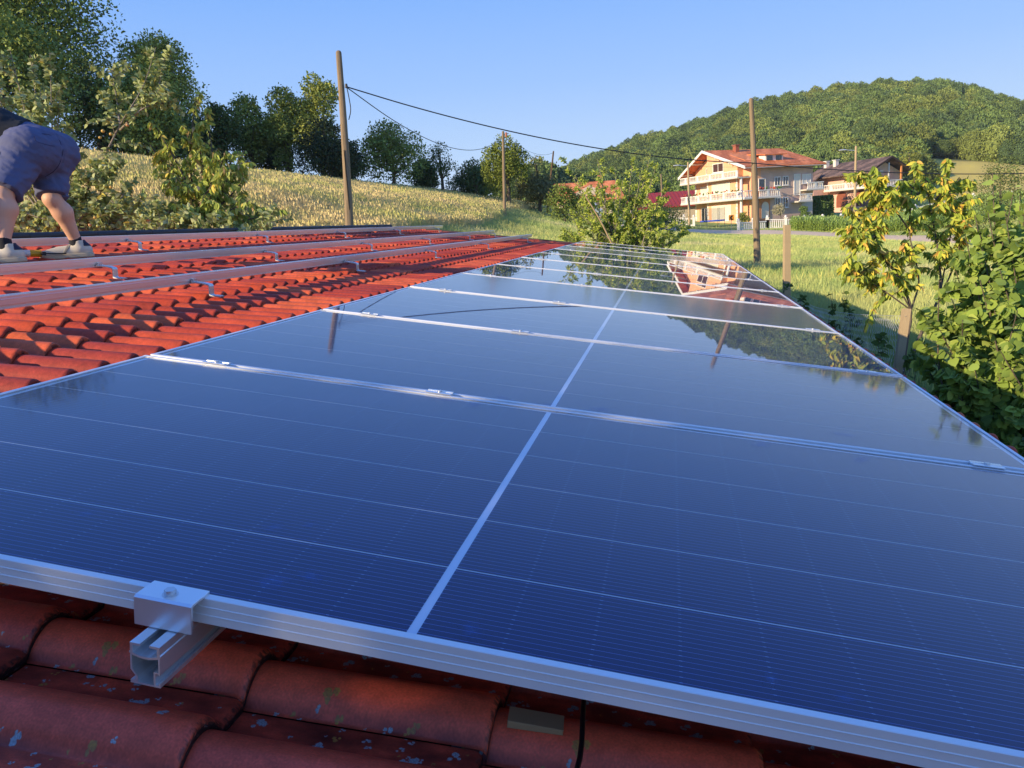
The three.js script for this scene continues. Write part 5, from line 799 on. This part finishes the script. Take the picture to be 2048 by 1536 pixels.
  // shoes: sole, upper, dark heel tab
  for (const [a, f] of [['ankA', footA], ['ankB', footB]]) {
    const sole = J[a].clone(); sole.y = f.y + .018; const heel = sole.clone().addScaledVector(fwdP, -.055), tp = sole.clone().addScaledVector(fwdP, .20), sv = V().crossVectors(V(0, 1, 0), fwdP).normalize();
    const up = (p) => { const q = p.clone(); let d = cap(q, heel.clone().add(V(0, .035, 0)), tp.clone().add(V(0, .018, 0)), .05, .038); d = smin(d, cap(q, heel.clone().addScaledVector(fwdP, .035).add(V(0, .05, 0)), heel.clone().addScaledVector(fwdP, .04).add(V(0, .095, 0)), .05, .046), .03); d = Math.max(d, -(p.y - sole.y - .0)); d = Math.max(d, p.y - sole.y - .105 + .25 * Math.max(0, p.clone().sub(heel).dot(fwdP) - .04)); return d; };
    const lo = heel.clone().subScalar(.12), hi = tp.clone().addScalar(.12); lo.min(tp.clone().subScalar(.12)); hi.max(heel.clone().addScalar(.12));
    const sh = part('shoe', rel(mesh(up, lo, hi, .0055)), M(0xcfc5b0, .8, { bumpMap: grainTex, bumpScale: .001 }), t);
    const so = (p) => Math.max(cap(p.clone().setY(sole.y), heel, tp.clone().setY(sole.y), .055, .046), Math.abs(p.y - sole.y + .004) - .016);
    part('sole', rel(mesh(so, lo, hi, .006)), M(0xb9ad93, .85), sh);
    const tab = (p) => Math.max(up(p) - .0035, -(p.y - sole.y - .062), p.clone().sub(heel).dot(fwdP) - .012); part('heel_tab', rel(mesh(tab, lo, hi, .005)), M(0x20263c, .8), sh);
    const strp = (p) => { const q = p.clone().sub(heel.clone().lerp(tp, .5)), s = q.dot(fwdP) + .6 * (p.y - sole.y - .04); return Math.max(up(p) - .002, Math.abs(s) - .012, -(p.y - sole.y - .02)); }; part('side_stripe', rel(mesh(strp, lo, hi, .005)), M(0x8f887c, .8), sh);
    const sock = (p) => Math.max(cap(p, J[a].clone().add(V(0, -.05, 0)), J[a].clone().add(V(0, .035, 0)), .044, .042), p.y - J[a].y - .015); part('sock', rel(mesh(sock, J[a].clone().subScalar(.12), J[a].clone().addScalar(.12), .006)), M(0x1b1d24, .9), t);
  }
}
{ // tool on the tiles between the worker's feet
  const p = onRoof(3.95, -3.02, -.118), g = thing('sealant_gun', 'white and yellow sealant gun lying between the worker feet', 'tool', p), d = V(.62, -.08, -.78).normalize();
  g.quaternion.setFromUnitVectors(V(1, 0, 0), d); const w = M(0xd9d6cf, .5), y = M(0xd2a21f, .5), r = M(0xa83a30, .5), k = M(0x1c1c1e, .6);
  part('nozzle', new THREE.CylinderGeometry(.012, .006, .09, 10).rotateZ(Math.PI / 2).translate(-.16, 0, 0), w, g); part('cartridge', new THREE.CylinderGeometry(.025, .025, .09, 14).rotateZ(Math.PI / 2).translate(-.055, 0, 0), w, g); part('label_band', new THREE.CylinderGeometry(.0256, .0256, .07, 14).rotateZ(Math.PI / 2).translate(.026, 0, 0), y, g); part('collar', new THREE.CylinderGeometry(.03, .03, .02, 14).rotateZ(Math.PI / 2).translate(-.113, 0, 0), r, g); part('handle', bx(.055, .08, -.012, .012, -.012, .075), k, g); part('plunger_rod', bar(V(.05, 0, 0), V(.22, 0, 0), .005), k, g);
  const q = onRoof(4.3, -3.42, -.125), b = thing('tape_roll', 'small white and red tape roll on the tiles behind the right leg', 'tape', q); b.rotation.z = -SLOPE; part('tape', new THREE.TorusGeometry(.032, .016, 8, 20).rotateX(1.4).translate(0, .03, 0), w, b); part('core', new THREE.CylinderGeometry(.02, .02, .03, 14).translate(0, .02, 0), r, b);
}
scene.fog = new THREE.FogExp2(0xcfdcec, .00014);
scene.traverse(o => { if (o.isMesh) { o.castShadow = true; o.receiveShadow = true; } });
renderer.render(scene, camera);
